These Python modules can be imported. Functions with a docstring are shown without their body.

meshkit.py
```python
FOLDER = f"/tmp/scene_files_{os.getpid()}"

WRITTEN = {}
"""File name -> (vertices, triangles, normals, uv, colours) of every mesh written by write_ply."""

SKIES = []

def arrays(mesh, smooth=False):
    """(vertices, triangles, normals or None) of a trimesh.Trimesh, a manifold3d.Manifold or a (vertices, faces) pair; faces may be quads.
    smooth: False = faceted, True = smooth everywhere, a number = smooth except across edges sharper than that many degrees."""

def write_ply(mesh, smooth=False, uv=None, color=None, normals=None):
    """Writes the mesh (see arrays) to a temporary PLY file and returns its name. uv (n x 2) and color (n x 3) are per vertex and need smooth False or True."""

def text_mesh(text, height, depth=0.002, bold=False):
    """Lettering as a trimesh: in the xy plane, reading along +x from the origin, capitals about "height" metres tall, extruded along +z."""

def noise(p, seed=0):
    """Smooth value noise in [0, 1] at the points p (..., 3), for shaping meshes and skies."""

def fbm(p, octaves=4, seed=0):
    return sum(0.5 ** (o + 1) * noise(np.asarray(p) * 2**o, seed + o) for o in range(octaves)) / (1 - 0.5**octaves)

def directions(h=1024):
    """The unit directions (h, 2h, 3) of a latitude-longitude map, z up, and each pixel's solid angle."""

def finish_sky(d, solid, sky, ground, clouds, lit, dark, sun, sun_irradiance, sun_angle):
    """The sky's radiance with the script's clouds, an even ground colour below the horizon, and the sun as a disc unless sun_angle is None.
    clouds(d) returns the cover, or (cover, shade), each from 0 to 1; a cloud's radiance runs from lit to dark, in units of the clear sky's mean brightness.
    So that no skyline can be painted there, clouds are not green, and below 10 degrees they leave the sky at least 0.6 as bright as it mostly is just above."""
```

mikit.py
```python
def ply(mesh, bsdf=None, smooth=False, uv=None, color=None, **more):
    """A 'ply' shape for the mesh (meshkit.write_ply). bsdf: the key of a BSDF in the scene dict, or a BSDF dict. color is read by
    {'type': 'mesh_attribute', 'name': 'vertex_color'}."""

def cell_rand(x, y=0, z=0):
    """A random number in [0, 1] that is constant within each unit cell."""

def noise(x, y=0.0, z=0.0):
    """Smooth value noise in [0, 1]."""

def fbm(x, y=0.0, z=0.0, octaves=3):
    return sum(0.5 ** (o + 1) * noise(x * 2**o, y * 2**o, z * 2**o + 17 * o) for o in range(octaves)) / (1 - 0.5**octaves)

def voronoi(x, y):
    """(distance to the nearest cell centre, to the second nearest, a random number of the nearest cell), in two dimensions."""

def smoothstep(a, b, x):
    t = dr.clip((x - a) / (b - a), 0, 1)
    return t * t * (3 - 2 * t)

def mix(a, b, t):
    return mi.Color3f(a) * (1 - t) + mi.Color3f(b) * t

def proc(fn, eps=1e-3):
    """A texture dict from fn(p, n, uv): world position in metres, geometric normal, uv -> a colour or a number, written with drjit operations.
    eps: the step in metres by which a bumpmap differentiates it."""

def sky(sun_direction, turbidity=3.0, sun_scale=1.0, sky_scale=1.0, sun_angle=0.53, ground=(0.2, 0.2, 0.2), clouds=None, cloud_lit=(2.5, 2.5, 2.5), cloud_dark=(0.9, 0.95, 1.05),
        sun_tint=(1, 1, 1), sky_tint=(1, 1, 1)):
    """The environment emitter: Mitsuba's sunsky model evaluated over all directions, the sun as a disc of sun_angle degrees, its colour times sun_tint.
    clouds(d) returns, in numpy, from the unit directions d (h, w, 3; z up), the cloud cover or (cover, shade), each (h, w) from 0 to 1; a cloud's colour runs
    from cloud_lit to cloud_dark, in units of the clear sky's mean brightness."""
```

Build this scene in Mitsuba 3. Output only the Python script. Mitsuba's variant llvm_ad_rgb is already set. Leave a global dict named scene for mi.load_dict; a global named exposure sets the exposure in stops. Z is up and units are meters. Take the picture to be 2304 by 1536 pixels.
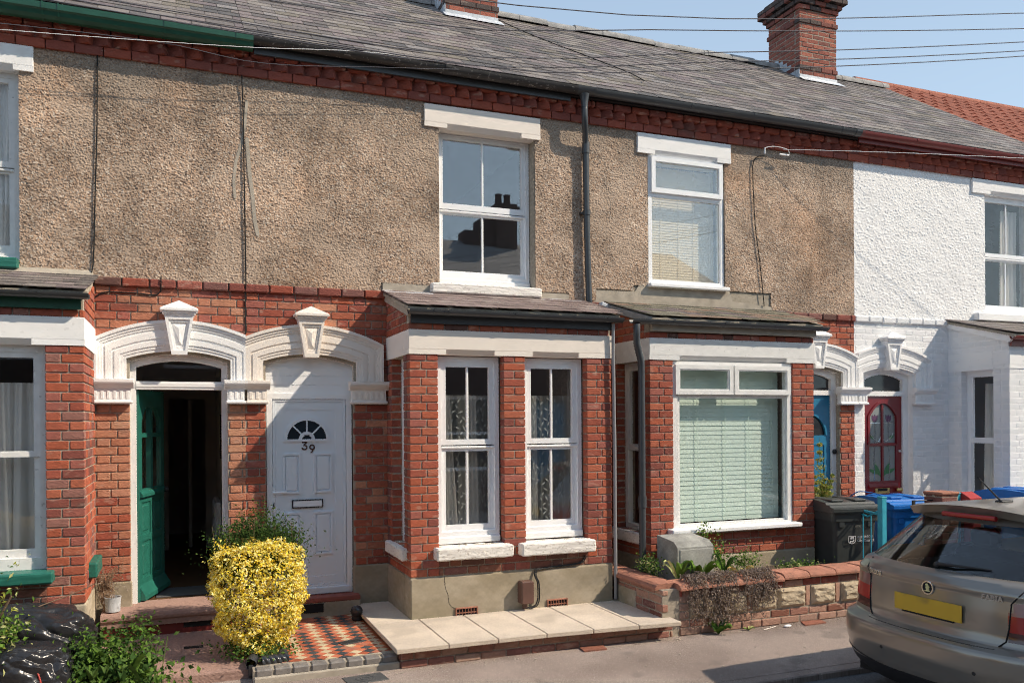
import math, random
import numpy as np, trimesh, drjit as dr, mitsuba as mi, mikit, meshkit
import shapely
from shapely.geometry import Polygon, box as sbox, LineString
from shapely.ops import unary_union
from mikit import noise, fbm, voronoi, smoothstep, mix

T4 = mi.ScalarTransform4f
scene, labels, _used = {}, {}, {}
rnd = random.Random(7)
rng = np.random.default_rng(11)
V = np.array

# ------------------------------------------------------------------ camera, sky, exposure
exposure = 1.86
YAW, ROLL = 0.377487, 0.006723
_f = V([math.sin(YAW), math.cos(YAW), 0.0]); _r = V([math.cos(YAW), -math.sin(YAW), 0.0])
_up = math.sin(ROLL) * _r + math.cos(ROLL) * V([0, 0, 1.0])
EYE = V([0.0, -8.2, 1.95])
scene['camera'] = {'type': 'perspective', 'fov': 62.87, 'fov_axis': 'x', 'near_clip': 0.05, 'far_clip': 3000.0,
                   'principal_point_offset_x': 0.0, 'principal_point_offset_y': -0.1170,
                   'to_world': T4().look_at(origin=EYE.tolist(), target=(EYE + _f).tolist(), up=_up.tolist())}
SUN = V([1.43, -1.0, 1.51])
scene['sky'] = mikit.sky(SUN.tolist(), turbidity=3.2, sky_scale=1.38, sun_tint=(.95, 1.0, 1.09), clouds=lambda d: .30 + .35 * np.clip(1 - d[..., 2] * 1.5, 0, 1), cloud_lit=(1.72, 1.95, 2.06), sky_tint=(.88, 1.02, 1.04))

# ------------------------------------------------------------------ names and entries
def uniq(key):
    n = _used.get(key, 0); _used[key] = n + 1
    if n == 0: return key
    return uniq_num(key, n)
def uniq_num(key, n): return '%s_%03d' % (key, n)
def thing(name, label, cat, group=None, kind=None):
    k = uniq(name); labels[k] = {'label': label, 'category': cat}
    if group: labels[k]['group'] = group
    return k
def put(parent, name, mesh, mat, smooth=False, label=None, kind=None, **kw):
    k = uniq(parent + '__' + name if parent else name)
    scene[k] = mikit.ply(mesh, mat, smooth, **kw)
    if label or kind:
        labels[k] = {}
        if label: labels[k]['label'] = label
        if kind: labels[k]['kind'] = kind
    return k
def put_dict(parent, name, d, M):
    k = uniq(parent + '__' + name); scene[k] = {**d, 'to_world': T4(M)}; return k
def solo(name, label, cat, mesh, mat, smooth=False, group=None, **kw):
    k = thing(name, label, cat, group); scene[k] = mikit.ply(mesh, mat, smooth, **kw); return k
def struct(name, mesh, mat, smooth=False, kind='structure', **kw):
    k = uniq(name); scene[k] = mikit.ply(mesh, mat, smooth, **kw); labels[k] = {'kind': kind}; return k

# ------------------------------------------------------------------ meshes
def cat(ms): 
    ms = [m for m in ms if m is not None and len(m.faces)]
    vs, fs, o = [], [], 0
    for m in ms: vs.append(np.asarray(m.vertices)); fs.append(np.asarray(m.faces) + o); o += len(m.vertices)
    return trimesh.Trimesh(np.vstack(vs), np.vstack(fs), process=False)
_BF = V([[0,2,1],[0,3,2],[4,5,6],[4,6,7],[0,1,5],[0,5,4],[1,2,6],[1,6,5],[2,3,7],[2,7,6],[3,0,4],[3,4,7]])
def bx(x0, x1, y0, y1, z0, z1):
    v = V([[x0,y0,z0],[x1,y0,z0],[x1,y1,z0],[x0,y1,z0],[x0,y0,z1],[x1,y0,z1],[x1,y1,z1],[x0,y1,z1]], float)
    return trimesh.Trimesh(v, _BF, process=False)
def _cb_verts(a, c):
    a = V(a, float); out = []
    for sx in (-1, 1):
        for sy in (-1, 1):
            for sz in (-1, 1):
                s = V([sx, sy, sz])
                for k in range(3):
                    v = (a - c); v[k] = a[k]; out.append(s * v)
    return V(out)
_h = trimesh.convex.convex_hull(_cb_verts((1, 1.3, 1.7), .2))
def _order():
    q = _cb_verts((1, 1.3, 1.7), .2)
    idx = [int(np.argmin(((q - v) ** 2).sum(1))) for v in _h.vertices]
    return V([[idx[i] for i in f] for f in _h.faces])
_CF = _order()
def cbox(x0, x1, y0, y1, z0, z1, c=.004):
    h = V([x1 - x0, y1 - y0, z1 - z0], float) / 2; c = min(c, h.min() * .6)
    return trimesh.Trimesh(_cb_verts(h, c) + V([(x0+x1)/2, (y0+y1)/2, (z0+z1)/2]), _CF, process=False)
def tf(m, M):
    return trimesh.Trimesh(np.asarray(m.vertices) @ M[:3, :3].T + M[:3, 3], m.faces, process=False)
def shift(m, x=0, y=0, z=0): return trimesh.Trimesh(np.asarray(m.vertices) + V([x, y, z]), m.faces, process=False)
def rotm(axis, ang, pt=(0, 0, 0)): return trimesh.transformations.rotation_matrix(ang, axis, pt)
def fix(m):
    return trimesh.Trimesh(m.vertices, m.faces, process=True)
def ext_xz(poly, y0, y1):
    "extrude a shapely polygon given in (x, z) from y0 (front) to y1"
    ms = []
    for g in getattr(poly, 'geoms', [poly]):
        if g.geom_type != 'Polygon' or g.area < 1e-7: continue
        m = trimesh.creation.extrude_polygon(g, y1 - y0, engine='earcut')
        v = np.asarray(m.vertices); w = np.stack([v[:, 0], y0 + (y1 - y0) - v[:, 2], v[:, 1]], 1)
        ms.append(trimesh.Trimesh(w, m.faces, process=False))
    return cat(ms)
def ext_xy(poly, z0, z1):
    ms = []
    for g in getattr(poly, 'geoms', [poly]):
        m = trimesh.creation.extrude_polygon(g, z1 - z0, engine='earcut'); ms.append(shift(m, 0, 0, z0))
    return cat(ms)
def ext_yz(pts, x0, x1):
    "prism: polygon points (y, z), along x"
    m = trimesh.creation.extrude_polygon(Polygon(pts), x1 - x0, engine='earcut'); v = np.asarray(m.vertices)
    return trimesh.Trimesh(np.stack([x0 + v[:, 2], v[:, 0], v[:, 1]], 1), m.faces, process=False)
def rect(x0, x1, z0, z1): return sbox(x0, z0, x1, z1)
def frame(x0, x1, z0, z1, w, y0, y1, wb=None, wt=None):
    return ext_xz(rect(x0, x1, z0, z1).difference(rect(x0 + w, x1 - w, z0 + (wb or w), z1 - (wt or w))), y0, y1)
def tube(pts, r, n=8, closed=True):
    p = V(pts, float); r = np.broadcast_to(r, (len(p),))
    t = np.gradient(p, axis=0); t /= np.linalg.norm(t, axis=1, keepdims=True) + 1e-12
    a = np.cross(t, V([0.31, 0.2, 0.93])); l = np.linalg.norm(a, axis=1, keepdims=True)
    a = np.where(l < .2, np.cross(t, V([0, 1., 0])), a); a /= np.linalg.norm(a, axis=1, keepdims=True)
    for i in range(1, len(a)):
        if a[i] @ a[i-1] < 0: a[i] = -a[i]
    b = np.cross(t, a); an = np.arange(n) * 2 * np.pi / n
    v = (p[:, None] + r[:, None, None] * (np.cos(an)[None, :, None] * a[:, None] + np.sin(an)[None, :, None] * b[:, None])).reshape(-1, 3)
    f = []
    for i in range(len(p) - 1):
        for j in range(n):
            k = (j + 1) % n; q = [i*n+j, i*n+k, (i+1)*n+k, (i+1)*n+j]; f += [[q[0], q[1], q[2]], [q[0], q[2], q[3]]]
    if closed:
        v = np.vstack([v, p[0], p[-1]]); c0, c1 = len(v) - 2, len(v) - 1
        for j in range(n):
            k = (j + 1) % n; f += [[c0, k, j], [c1, (len(p)-1)*n+j, (len(p)-1)*n+k]]
    return trimesh.Trimesh(v, V(f), process=False)
def smooth_path(pts, n=8):
    p = V(pts, float); d = np.r_[0, np.cumsum(np.linalg.norm(np.diff(p, axis=0), axis=1))]
    from scipy.interpolate import PchipInterpolator
    s = np.linspace(0, d[-1], n * (len(p) - 1) + 1); return np.stack([PchipInterpolator(d, p[:, k])(s) for k in range(3)], 1)
def lathe(prof, n=24):
    "profile [(r, z)] about z"
    p = V(prof, float); an = np.arange(n) * 2 * np.pi / n
    v = np.stack([p[:, None, 0] * np.cos(an), p[:, None, 0] * np.sin(an), np.repeat(p[:, 1:2], n, 1)], -1).reshape(-1, 3); f = []
    for i in range(len(p) - 1):
        for j in range(n):
            k = (j + 1) % n; f += [[i*n+j, i*n+k, (i+1)*n+k], [i*n+j, (i+1)*n+k, (i+1)*n+j]]
    return trimesh.Trimesh(v, V(f), process=False)
def grid(P):
    "P (m, n, 3) -> sheet"
    m, n = P.shape[:2]; i = np.arange(m * n).reshape(m, n)
    a, b, c, d = i[:-1, :-1].ravel(), i[1:, :-1].ravel(), i[1:, 1:].ravel(), i[:-1, 1:].ravel()
    return trimesh.Trimesh(P.reshape(-1, 3), np.vstack([np.stack([a, b, c], 1), np.stack([a, c, d], 1)]), process=False)
def toned(m, tone):
    "uv that carry a tone number in floor(u)"
    v = np.asarray(m.vertices); lo = v.min(0); s = max((v.max(0) - lo).max(), 1e-6)
    q = (v - lo) / s
    return np.stack([tone + .05 + .9 * (q[:, 0] * .93 + q[:, 1] * .07 + 0 * q[:, 2]), .05 + .9 * (q[:, 2] * .8 + q[:, 1] * .2)], 1)
def put_toned(parent, name, mesh, mat, tone, **kw):
    return put(parent, name, mesh, mat, False, uv=toned(mesh, tone), **kw)
_cache = {}
def toned_dict(key, make, mat, tone):
    k = (key, mat, tone)
    if k not in _cache:
        m = make(); _cache[k] = mikit.ply(m, mat, False, uv=toned(m, tone))
    return _cache[k]

# ------------------------------------------------------------------ materials
def rgb(c): return {'type': 'rgb', 'value': list(map(float, c))}
def lin(*c): return [(x / 255 / 12.92 if x < 10.3 else ((x / 255 + .055) / 1.055) ** 2.4) for x in c]
def pal(cols):
    a = V(cols, float); R, G, B = (mi.Float(a[:, k].tolist()) for k in range(3)); n = len(a)
    def get(u):
        i = mi.UInt32(dr.clip(dr.floor(u), 0, n - 1))
        return mi.Color3f(dr.gather(mi.Float, R, i), dr.gather(mi.Float, G, i), dr.gather(mi.Float, B, i))
    return get
def two(b): return {'type': 'twosided', 'bsdf': b}
def princ(col, rough=.6, spec=.4, metal=0., coat=0.):
    d = {'type': 'principled', 'base_color': col if isinstance(col, dict) else rgb(col), 'roughness': rough, 'specular': spec, 'metallic': metal}
    if coat: d['clearcoat'] = coat; d['clearcoat_gloss'] = .95
    return d
def bump(b, fn, h=1.0, eps=1e-3): return {'type': 'bumpmap', 'arbitrary': mikit.proc(fn, eps), 'scale': h, 'bsdf': b}
def mat(name, b, ts=True): scene[name] = two(b) if ts else b

BR = [(.31,.082,.053),(.35,.098,.058),(.27,.075,.054),(.37,.112,.065),(.22,.068,.053),(.31,.104,.080),(.19,.085,.074),(.27,.125,.102),(.35,.092,.050),(.28,.073,.047)]
BO = [(.45,.205,.128),(.49,.25,.16),(.42,.175,.108),(.46,.225,.15),(.37,.14,.09)]                     # 10-14 paler, washed facade bricks
BD = [(.16,.07,.055),(.12,.06,.05),(.20,.085,.06)]                                                 # 15-17 dark sooty
BG = [(.36,.21,.16),(.34,.22,.175),(.40,.24,.18),(.30,.15,.115)]                                    # 18-21 limed garden wall bricks
BC = [(.26,.085,.062),(.19,.072,.058),(.33,.11,.075),(.085,.065,.06)]                                   # 22-25 chimney
BW = [(.78,.78,.79),(.74,.75,.76)]                                                                   # 26-27 painted white
_bp = pal(BR + BO + BD + BG + BC + BW)
def f_brick(p, n, uv):
    c = _bp(uv.x); w = uv.x > 26.0
    a = fbm(p.x * 60, p.y * 60, p.z * 60, 3); b = fbm(p.x * 9, p.y * 9, p.z * 9, 2)
    k = .62 + .5 * a + .26 * b
    c = c * dr.select(w, .93 + .1 * b, k)
    lime = smoothstep(.60, .82, fbm(p.x * 14 + 5, p.y * 14, p.z * 22, 3)) * dr.select(w, 0., .38)
    soot = smoothstep(.62, .85, fbm(p.x * 3.1 + 9, p.y * 3, p.z * 5.3, 3)) * dr.select(w, 0., .42)
    return mix(mix(c, mi.Color3f(.48, .35, .28), lime), mi.Color3f(.10, .07, .06), soot)
def f_brick_h(p, n, uv): return fbm(p.x * 90, p.y * 90, p.z * 110, 3)
mat('mat_brick', bump(princ(mikit.proc(f_brick), .82, .25), f_brick_h, .006))
def f_mortar(p, n, uv):
    a = fbm(p.x * 40, p.y * 40, p.z * 40, 3); b = fbm(p.x * 2.2, p.y * 2, p.z * 3, 2)
    return mi.Color3f(.37, .325, .265) * (.55 + .6 * a + .3 * (b - .5))
mat('mat_mortar', princ(mikit.proc(f_mortar), .9, .2))
_pp = pal([(.43,.32,.238),(.39,.285,.21),(.35,.252,.186),(.46,.36,.28),(.27,.195,.147),(.42,.31,.235),(.52,.445,.37),(.205,.152,.12),(.40,.272,.188),(.44,.34,.262)])
def f_pebble(p, n, uv):
    d, e, w = voronoi(p.x * 82 + 3 * noise(p.x * 9, p.z * 9), p.z * 82)
    c = _pp(w * 10)
    low = fbm(p.x * 1.7, 3.1, p.z * 1.7, 3); mid = fbm(p.x * 7, 1.7, p.z * 7, 2)
    c = c * (1.0 + .75 * (low - .5) + .55 * (mid - .5)) * (1 - .22 * smoothstep(.5, .8, fbm(p.x * 5, 9., p.z * .7, 3)))
    warm = smoothstep(.5, .75, fbm(p.x * .9 + 4, 7., p.z * .8, 2))
    c = mix(c, c * mi.Color3f(1.08, .97, .88), warm)
    bare = smoothstep(.56, .70, fbm(p.x * 2.6 + 11, 2., p.z * 2.6, 3)) * .55          # rubbed patches where the base coat shows
    c = mix(c, mi.Color3f(.46, .36, .28), bare)
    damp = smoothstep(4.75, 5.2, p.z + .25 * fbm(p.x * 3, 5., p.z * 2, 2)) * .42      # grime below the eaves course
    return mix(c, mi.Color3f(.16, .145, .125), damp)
mat('mat_pebble', princ(mikit.proc(f_pebble), .85, .25))
def f_render(p, n, uv):
    a = fbm(p.x * 3, p.y * 3, p.z * 4, 4); b = fbm(p.x * 30, p.y * 30, p.z * 30, 3)
    c = mix((.29, .245, .175), (.40, .35, .275), smoothstep(.25, .75, a)) * (.82 + .36 * b)
    moss = smoothstep(.32, .20, p.z + .15 * a) * smoothstep(.4, .6, fbm(p.x * 6, p.y * 6, 2., 2)) * .35
    return mix(c, mi.Color3f(.20, .20, .12), moss)
mat('mat_render', bump(princ(mikit.proc(f_render), .88, .2), lambda p, n, uv: fbm(p.x * 70, p.y * 70, p.z * 70, 3), .004))
mat('mat_cement', princ(mikit.proc(lambda p, n, uv: mi.Color3f(.37, .33, .275) * (.7 + .6 * fbm(p.x * 12, p.y * 12, p.z * 12, 4))), .9, .2))
def f_white(p, n, uv):
    a = fbm(p.x * 5, p.y * 5, p.z * 8, 3); b = smoothstep(.66, .82, fbm(p.x * 26, p.y * 26, p.z * 26, 3))
    return mi.Color3f(.80, .80, .80) * (.93 + .1 * a) * (1 - .12 * b)
mat('mat_masonry_white', princ(mikit.proc(f_white), .75, .3))
mat('mat_white', princ((.80, .81, .825), .3, .5))
mat('mat_white_old', princ(mikit.proc(lambda p, n, uv: mi.Color3f(.74, .74, .73) * (.84 + .2 * fbm(p.x * 18, p.y * 18, p.z * 18, 4)) * (1 - .35 * smoothstep(.76, .84, fbm(p.x * 45, p.y * 45, p.z * 30, 3)))), .55, .4))
mat('mat_cream', princ(mikit.proc(lambda p, n, uv: mi.Color3f(.76, .70, .64) * (.92 + .12 * fbm(p.x * 6, p.y * 6, p.z * 9, 3))), .7, .3))
def f_sill(p, n, uv):
    b = smoothstep(.60, .72, fbm(p.x * 55, p.y * 55, p.z * 70, 3))
    return mix(mi.Color3f(.76, .73, .69) * (.88 + .2 * fbm(p.x * 8, p.y * 8, p.z * 8, 3)), mi.Color3f(.30, .25, .20), b * .55)
mat('mat_sill', bump(princ(mikit.proc(f_sill), .8, .25), lambda p, n, uv: fbm(p.x * 60, p.y * 60, p.z * 60, 3), .008))
SL = [(.125,.108,.100),(.15,.128,.118),(.10,.088,.084),(.17,.148,.135),(.19,.172,.165),(.13,.105,.105),(.145,.125,.100),(.165,.135,.13),(.085,.078,.075),(.20,.175,.155),
      (.125,.115,.085),(.16,.145,.11),(.20,.14,.105),(.095,.088,.07),
      (.185,.14,.13),(.215,.165,.155),(.165,.125,.118),(.24,.195,.18)]                            # 10-13 mossy bay slates
_sp = pal(SL)
def f_slate(p, n, uv):
    a = fbm(p.x * 16, p.y * 16, p.z * 16, 3); l = smoothstep(.64, .78, fbm(p.x * 34 + 3, p.y * 34, p.z * 34, 3))
    c = _sp(uv.x) * (.78 + .45 * a)
    return mix(c, mi.Color3f(.30, .29, .24), l * .35)
mat('mat_slate', bump(princ(mikit.proc(f_slate), .62, .4), lambda p, n, uv: fbm(p.x * 40, p.y * 40, p.z * 40, 3), .004))
mat('mat_lead', princ(mikit.proc(lambda p, n, uv: mi.Color3f(.50, .53, .57) * (.7 + .5 * fbm(p.x * 9, p.y * 9, p.z * 9, 3))), .45, .5))
mat('mat_ridge', princ(mikit.proc(lambda p, n, uv: mi.Color3f(.27, .265, .26) * (.6 + .8 * fbm(p.x * 14, p.y * 14, p.z * 14, 4))), .75, .3))
def paint(name, c, rough=.35, coat=0., dirt=.25, spec=.5, sc=14.):
    mat(name, princ(mikit.proc(lambda p, n, uv: mi.Color3f(*c) * (1 - dirt * .5 + dirt * fbm(p.x * sc, p.y * sc, p.z * sc, 4))), rough, spec, coat=coat))
def plain(name, c, rough=.4, spec=.5, coat=0., metal=0.): mat(name, princ(c, rough, spec, metal, coat))
paint('mat_black_gutter', (.045, .050, .056), .36, 0, .3, .6)
def f_oldgutter(p, n, uv):
    d = smoothstep(.66, .74, fbm(p.x * 55, p.y * 55, p.z * 55, 3)) * .5
    return mix(mi.Color3f(.035, .033, .033) * (.6 + .8 * fbm(p.x * 6, p.y * 20, p.z * 20, 3)), mi.Color3f(.35, .33, .31), d)
mat('mat_old_gutter', princ(mikit.proc(f_oldgutter), .5, .45))
paint('mat_green_gutter', (.012, .072, .045), .38, 0, .6)
paint('mat_green_door', (.018, .130, .100), .42, 0, .35)
paint('mat_red_gutter', (.17, .028, .026), .4, 0, .3)
plain('mat_red_door', (.16, .008, .014), .22, .5, .6)
plain('mat_blue_door', (.012, .16, .30), .4)
mat('mat_glass', {'type': 'thindielectric', 'int_ior': 1.52}, False)
mat('mat_double_glass', {'type': 'thindielectric', 'int_ior': 2.3}, False)
plain('mat_dark', (.02, .02, .021), .7, .2)
plain('mat_black', (.022, .022, .024), .45, .4)
plain('mat_chrome', (.75, .76, .78), .18, .5, 0, 1.)
plain('mat_brass', (.62, .48, .22), .3, .5, 0, 1.)
plain('mat_interior', (.30, .28, .25), .9, .1)
plain('mat_hall', (.62, .58, .53), .9, .1)
plain('mat_floor', (.10, .055, .03), .5, .3)
def f_ground(p, n, uv):
    g = fbm(p.x * 190, p.y * 190, 1., 2); m = fbm(p.x * 1.3, p.y * 1.3, 0., 4); h = noise(p.x * 120, p.y * 120, 3.)
    c = mix((.205, .162, .142), (.29, .235, .208), smoothstep(.3, .7, m)) * (.62 + .75 * g)
    c = mix(c, mi.Color3f(.52, .47, .43), smoothstep(.86, .95, h) * .6)
    c = mix(c, mi.Color3f(.09, .08, .075), smoothstep(.66, .78, fbm(p.x * 4 + 8, p.y * 4, 6., 3)) * .35)
    return c
mat('mat_pavement', bump(princ(mikit.proc(f_ground), .9, .25), lambda p, n, uv: fbm(p.x * 130, p.y * 130, 1., 2), .006))
mat('mat_road', bump(princ(mikit.proc(lambda p, n, uv: mi.Color3f(.10, .10, .105) * (.6 + .8 * fbm(p.x * 120, p.y * 120, 2., 3))), .85, .3), lambda p, n, uv: fbm(p.x * 100, p.y * 100, 1., 2), .006))
def f_slab(p, n, uv):
    a = fbm(p.x * 5, p.y * 5, p.z, 4); b = fbm(p.x * 90, p.y * 90, p.z * 90, 2); s = smoothstep(.62, .75, fbm(p.x * 2.3 + 4, p.y * 2.3, 8., 3))
    return mix(mi.Color3f(.53, .455, .375) * (.66 + .42 * a + .22 * b), mi.Color3f(.33, .28, .225), s * .45)
mat('mat_slab', bump(princ(mikit.proc(f_slab), .85, .25), lambda p, n, uv: fbm(p.x * 80, p.y * 80, p.z * 80, 2), .003))
_tp = pal([(.40,.115,.06),(.46,.145,.08),(.34,.095,.05),(.55,.16,.075),(.048,.054,.06),(.062,.067,.07),(.54,.44,.29),(.48,.38,.25),(.58,.49,.34),(.37,.14,.09)])
def f_tile(p, n, uv):
    a = fbm(p.x * 30, p.y * 30, p.z * 30, 3); d = smoothstep(.58, .78, fbm(p.x * 7 + 3, p.y * 7, 2., 3))
    return mix(_tp(uv.x) * (.75 + .5 * a), mi.Color3f(.36, .29, .22), d * .28)
mat('mat_tile', princ(mikit.proc(f_tile), .6, .4))
mat('mat_pink_concrete', bump(princ(mikit.proc(lambda p, n, uv: mi.Color3f(.30, .195, .165) * (.6 + .45 * fbm(p.x * 3, p.y * 3, p.z * 3, 4) + .4 * fbm(p.x * 80, p.y * 80, p.z * 80, 2))), .88, .2), lambda p, n, uv: fbm(p.x * 70, p.y * 70, p.z * 70, 3), .006))
mat('mat_soil', bump(princ(mikit.proc(lambda p, n, uv: mi.Color3f(.10, .075, .055) * (.5 + 1. * fbm(p.x * 30, p.y * 30, p.z * 30, 4))), .95, .1), lambda p, n, uv: fbm(p.x * 30, p.y * 30, p.z * 30, 3), .03))
def f_terra(p, n, uv):
    a = fbm(p.x * 12, p.y * 12, p.z * 12, 4); s = smoothstep(.56, .75, fbm(p.x * 22 + 5, p.y * 22, p.z * 22, 3))
    return mix(mi.Color3f(.36, .165, .115) * (.7 + .55 * a), mi.Color3f(.14, .09, .07), s * .5)
mat('mat_terracotta', bump(princ(mikit.proc(f_terra), .82, .25), lambda p, n, uv: fbm(p.x * 60, p.y * 60, p.z * 60, 3), .006))
def f_stone(p, n, uv):
    a = fbm(p.x * 9, p.y * 9, p.z * 9, 4); s = smoothstep(.55, .75, fbm(p.x * 5 + 5, p.y * 5, p.z * 5, 3))
    return mix(mi.Color3f(.50, .415, .30) * (.5 + .75 * a), mi.Color3f(.22, .175, .13), s * .6)
mat('mat_stone', bump(princ(mikit.proc(f_stone), .88, .2), lambda p, n, uv: fbm(p.x * 50, p.y * 50, p.z * 50, 3), .008))
_lp = pal([(.92,.72,.08),(.95,.83,.22),(.86,.62,.05),(.96,.89,.42),(.045,.085,.022),(.06,.11,.03),(.035,.065,.022),(.09,.15,.04),(.11,.20,.035),(.15,.26,.05),(.30,.32,.06),(.42,.36,.06),
           (.24,.185,.165),(.32,.26,.225),(.17,.13,.12),(.38,.31,.26),(.55,.42,.16),(.06,.12,.035),(.35,.16,.10),(.48,.50,.22)])
def f_leaf(p, n, uv): return _lp(uv.x) * (.75 + .5 * noise(p.x * 45, p.y * 45, p.z * 45))
scene['mat_leaf'] = {'type': 'principledthin', 'base_color': mikit.proc(f_leaf), 'roughness': .55, 'diff_trans': .40, 'spec_trans': 0.0, 'eta': 1.35}
plain('mat_stem', (.16, .11, .075), .85, .2)
mat('mat_tarmac_patch', princ(mikit.proc(lambda p, n, uv: mi.Color3f(.24, .10, .07) * (.6 + .8 * fbm(p.x * 60, p.y * 60, 1., 3))), .85, .2))
plain('mat_brownbox', (.12, .062, .05), .4)
plain('mat_pipe_grey', (.25, .25, .26), .35)
plain('mat_door_white', (.69, .735, .785), .32, .5)
plain('mat_glass_dark', (.02, .022, .025), .08, .6)
plain('mat_glass_lead', (.22, .24, .24), .12, .6)
plain('mat_leadgreen', (.03, .16, .06), .15, .6)
plain('mat_leadpurple', (.10, .03, .09), .15, .6)
plain('mat_number', (.08, .05, .045), .35, .5)
paint('mat_redstep', (.26, .075, .055), .6, 0, .5)
paint('mat_redtile', (.30, .10, .062), .85, 0, .6)
paint('mat_glazed', (.035, .038, .045), .2, .5, .5)
paint('mat_bluebrick', (.19, .175, .165), .55, 0, .7, .4, 30.)
mat('mat_cabinet', princ(mikit.proc(lambda p, n, uv: mi.Color3f(.30, .30, .28) * (.45 + 1.0 * fbm(p.x * 9, p.y * 9, p.z * 9, 4)) * (.8 + .4 * fbm(p.x * 60, p.y * 60, p.z * 60, 2))), .85, .25))
paint('mat_red_paint', (.36, .03, .03), .5, 0, .4)
paint('mat_turquoise', (.03, .30, .40), .45, 0, .5)
paint('mat_bin_grey', (.042, .048, .048), .38, 0, .35)
paint('mat_bin_blue', (.008, .135, .46), .36, 0, .25)
plain('mat_bin_print', (.72, .72, .74), .5)
plain('mat_bin_print_faint', (.30, .46, .70), .5)
mat('mat_binbag', bump(princ((.020, .020, .023), .27, .55), lambda p, n, uv: fbm(p.x * 16, p.y * 7, p.z * 10, 3), .014))
plain('mat_redstring', (.40, .04, .03), .6)
plain('mat_leafstem', (.10, .15, .04), .7, .3)
plain('mat_drystem', (.27, .18, .12), .85, .2)
mat('mat_iron', bump(princ((.07, .072, .075), .5, .5), lambda p, n, uv: fbm(p.x * 80, p.y * 80, p.z * 80, 2), .006))
plain('mat_cable', (.12, .12, .14), .6, .2)
plain('mat_cable_black', (.02, .02, .02), .7, .2)
plain('mat_tyre', (.022, .022, .023), .8, .2)
plain('mat_carseat', (.035, .036, .04), .8, .2)
def f_carflake(p, n, uv): return mi.Color3f(.255, .225, .190) * (.97 + .06 * noise(p.x * 300, p.y * 300, p.z * 300))
mat('mat_car_paint', princ((.265, .240, .212), .20, .5, .5, 1.0))
mat('mat_car_mustard', princ((.42, .26, .05), .3, .5, .2, 1.0))
mat('mat_car_glass', {'type': 'thindielectric', 'int_ior': 1.52, 'specular_transmittance': rgb((.42, .47, .46))}, False)
mat('mat_lamp_red', princ((.34, .012, .015), .12, .6, 0, 1.))
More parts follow.
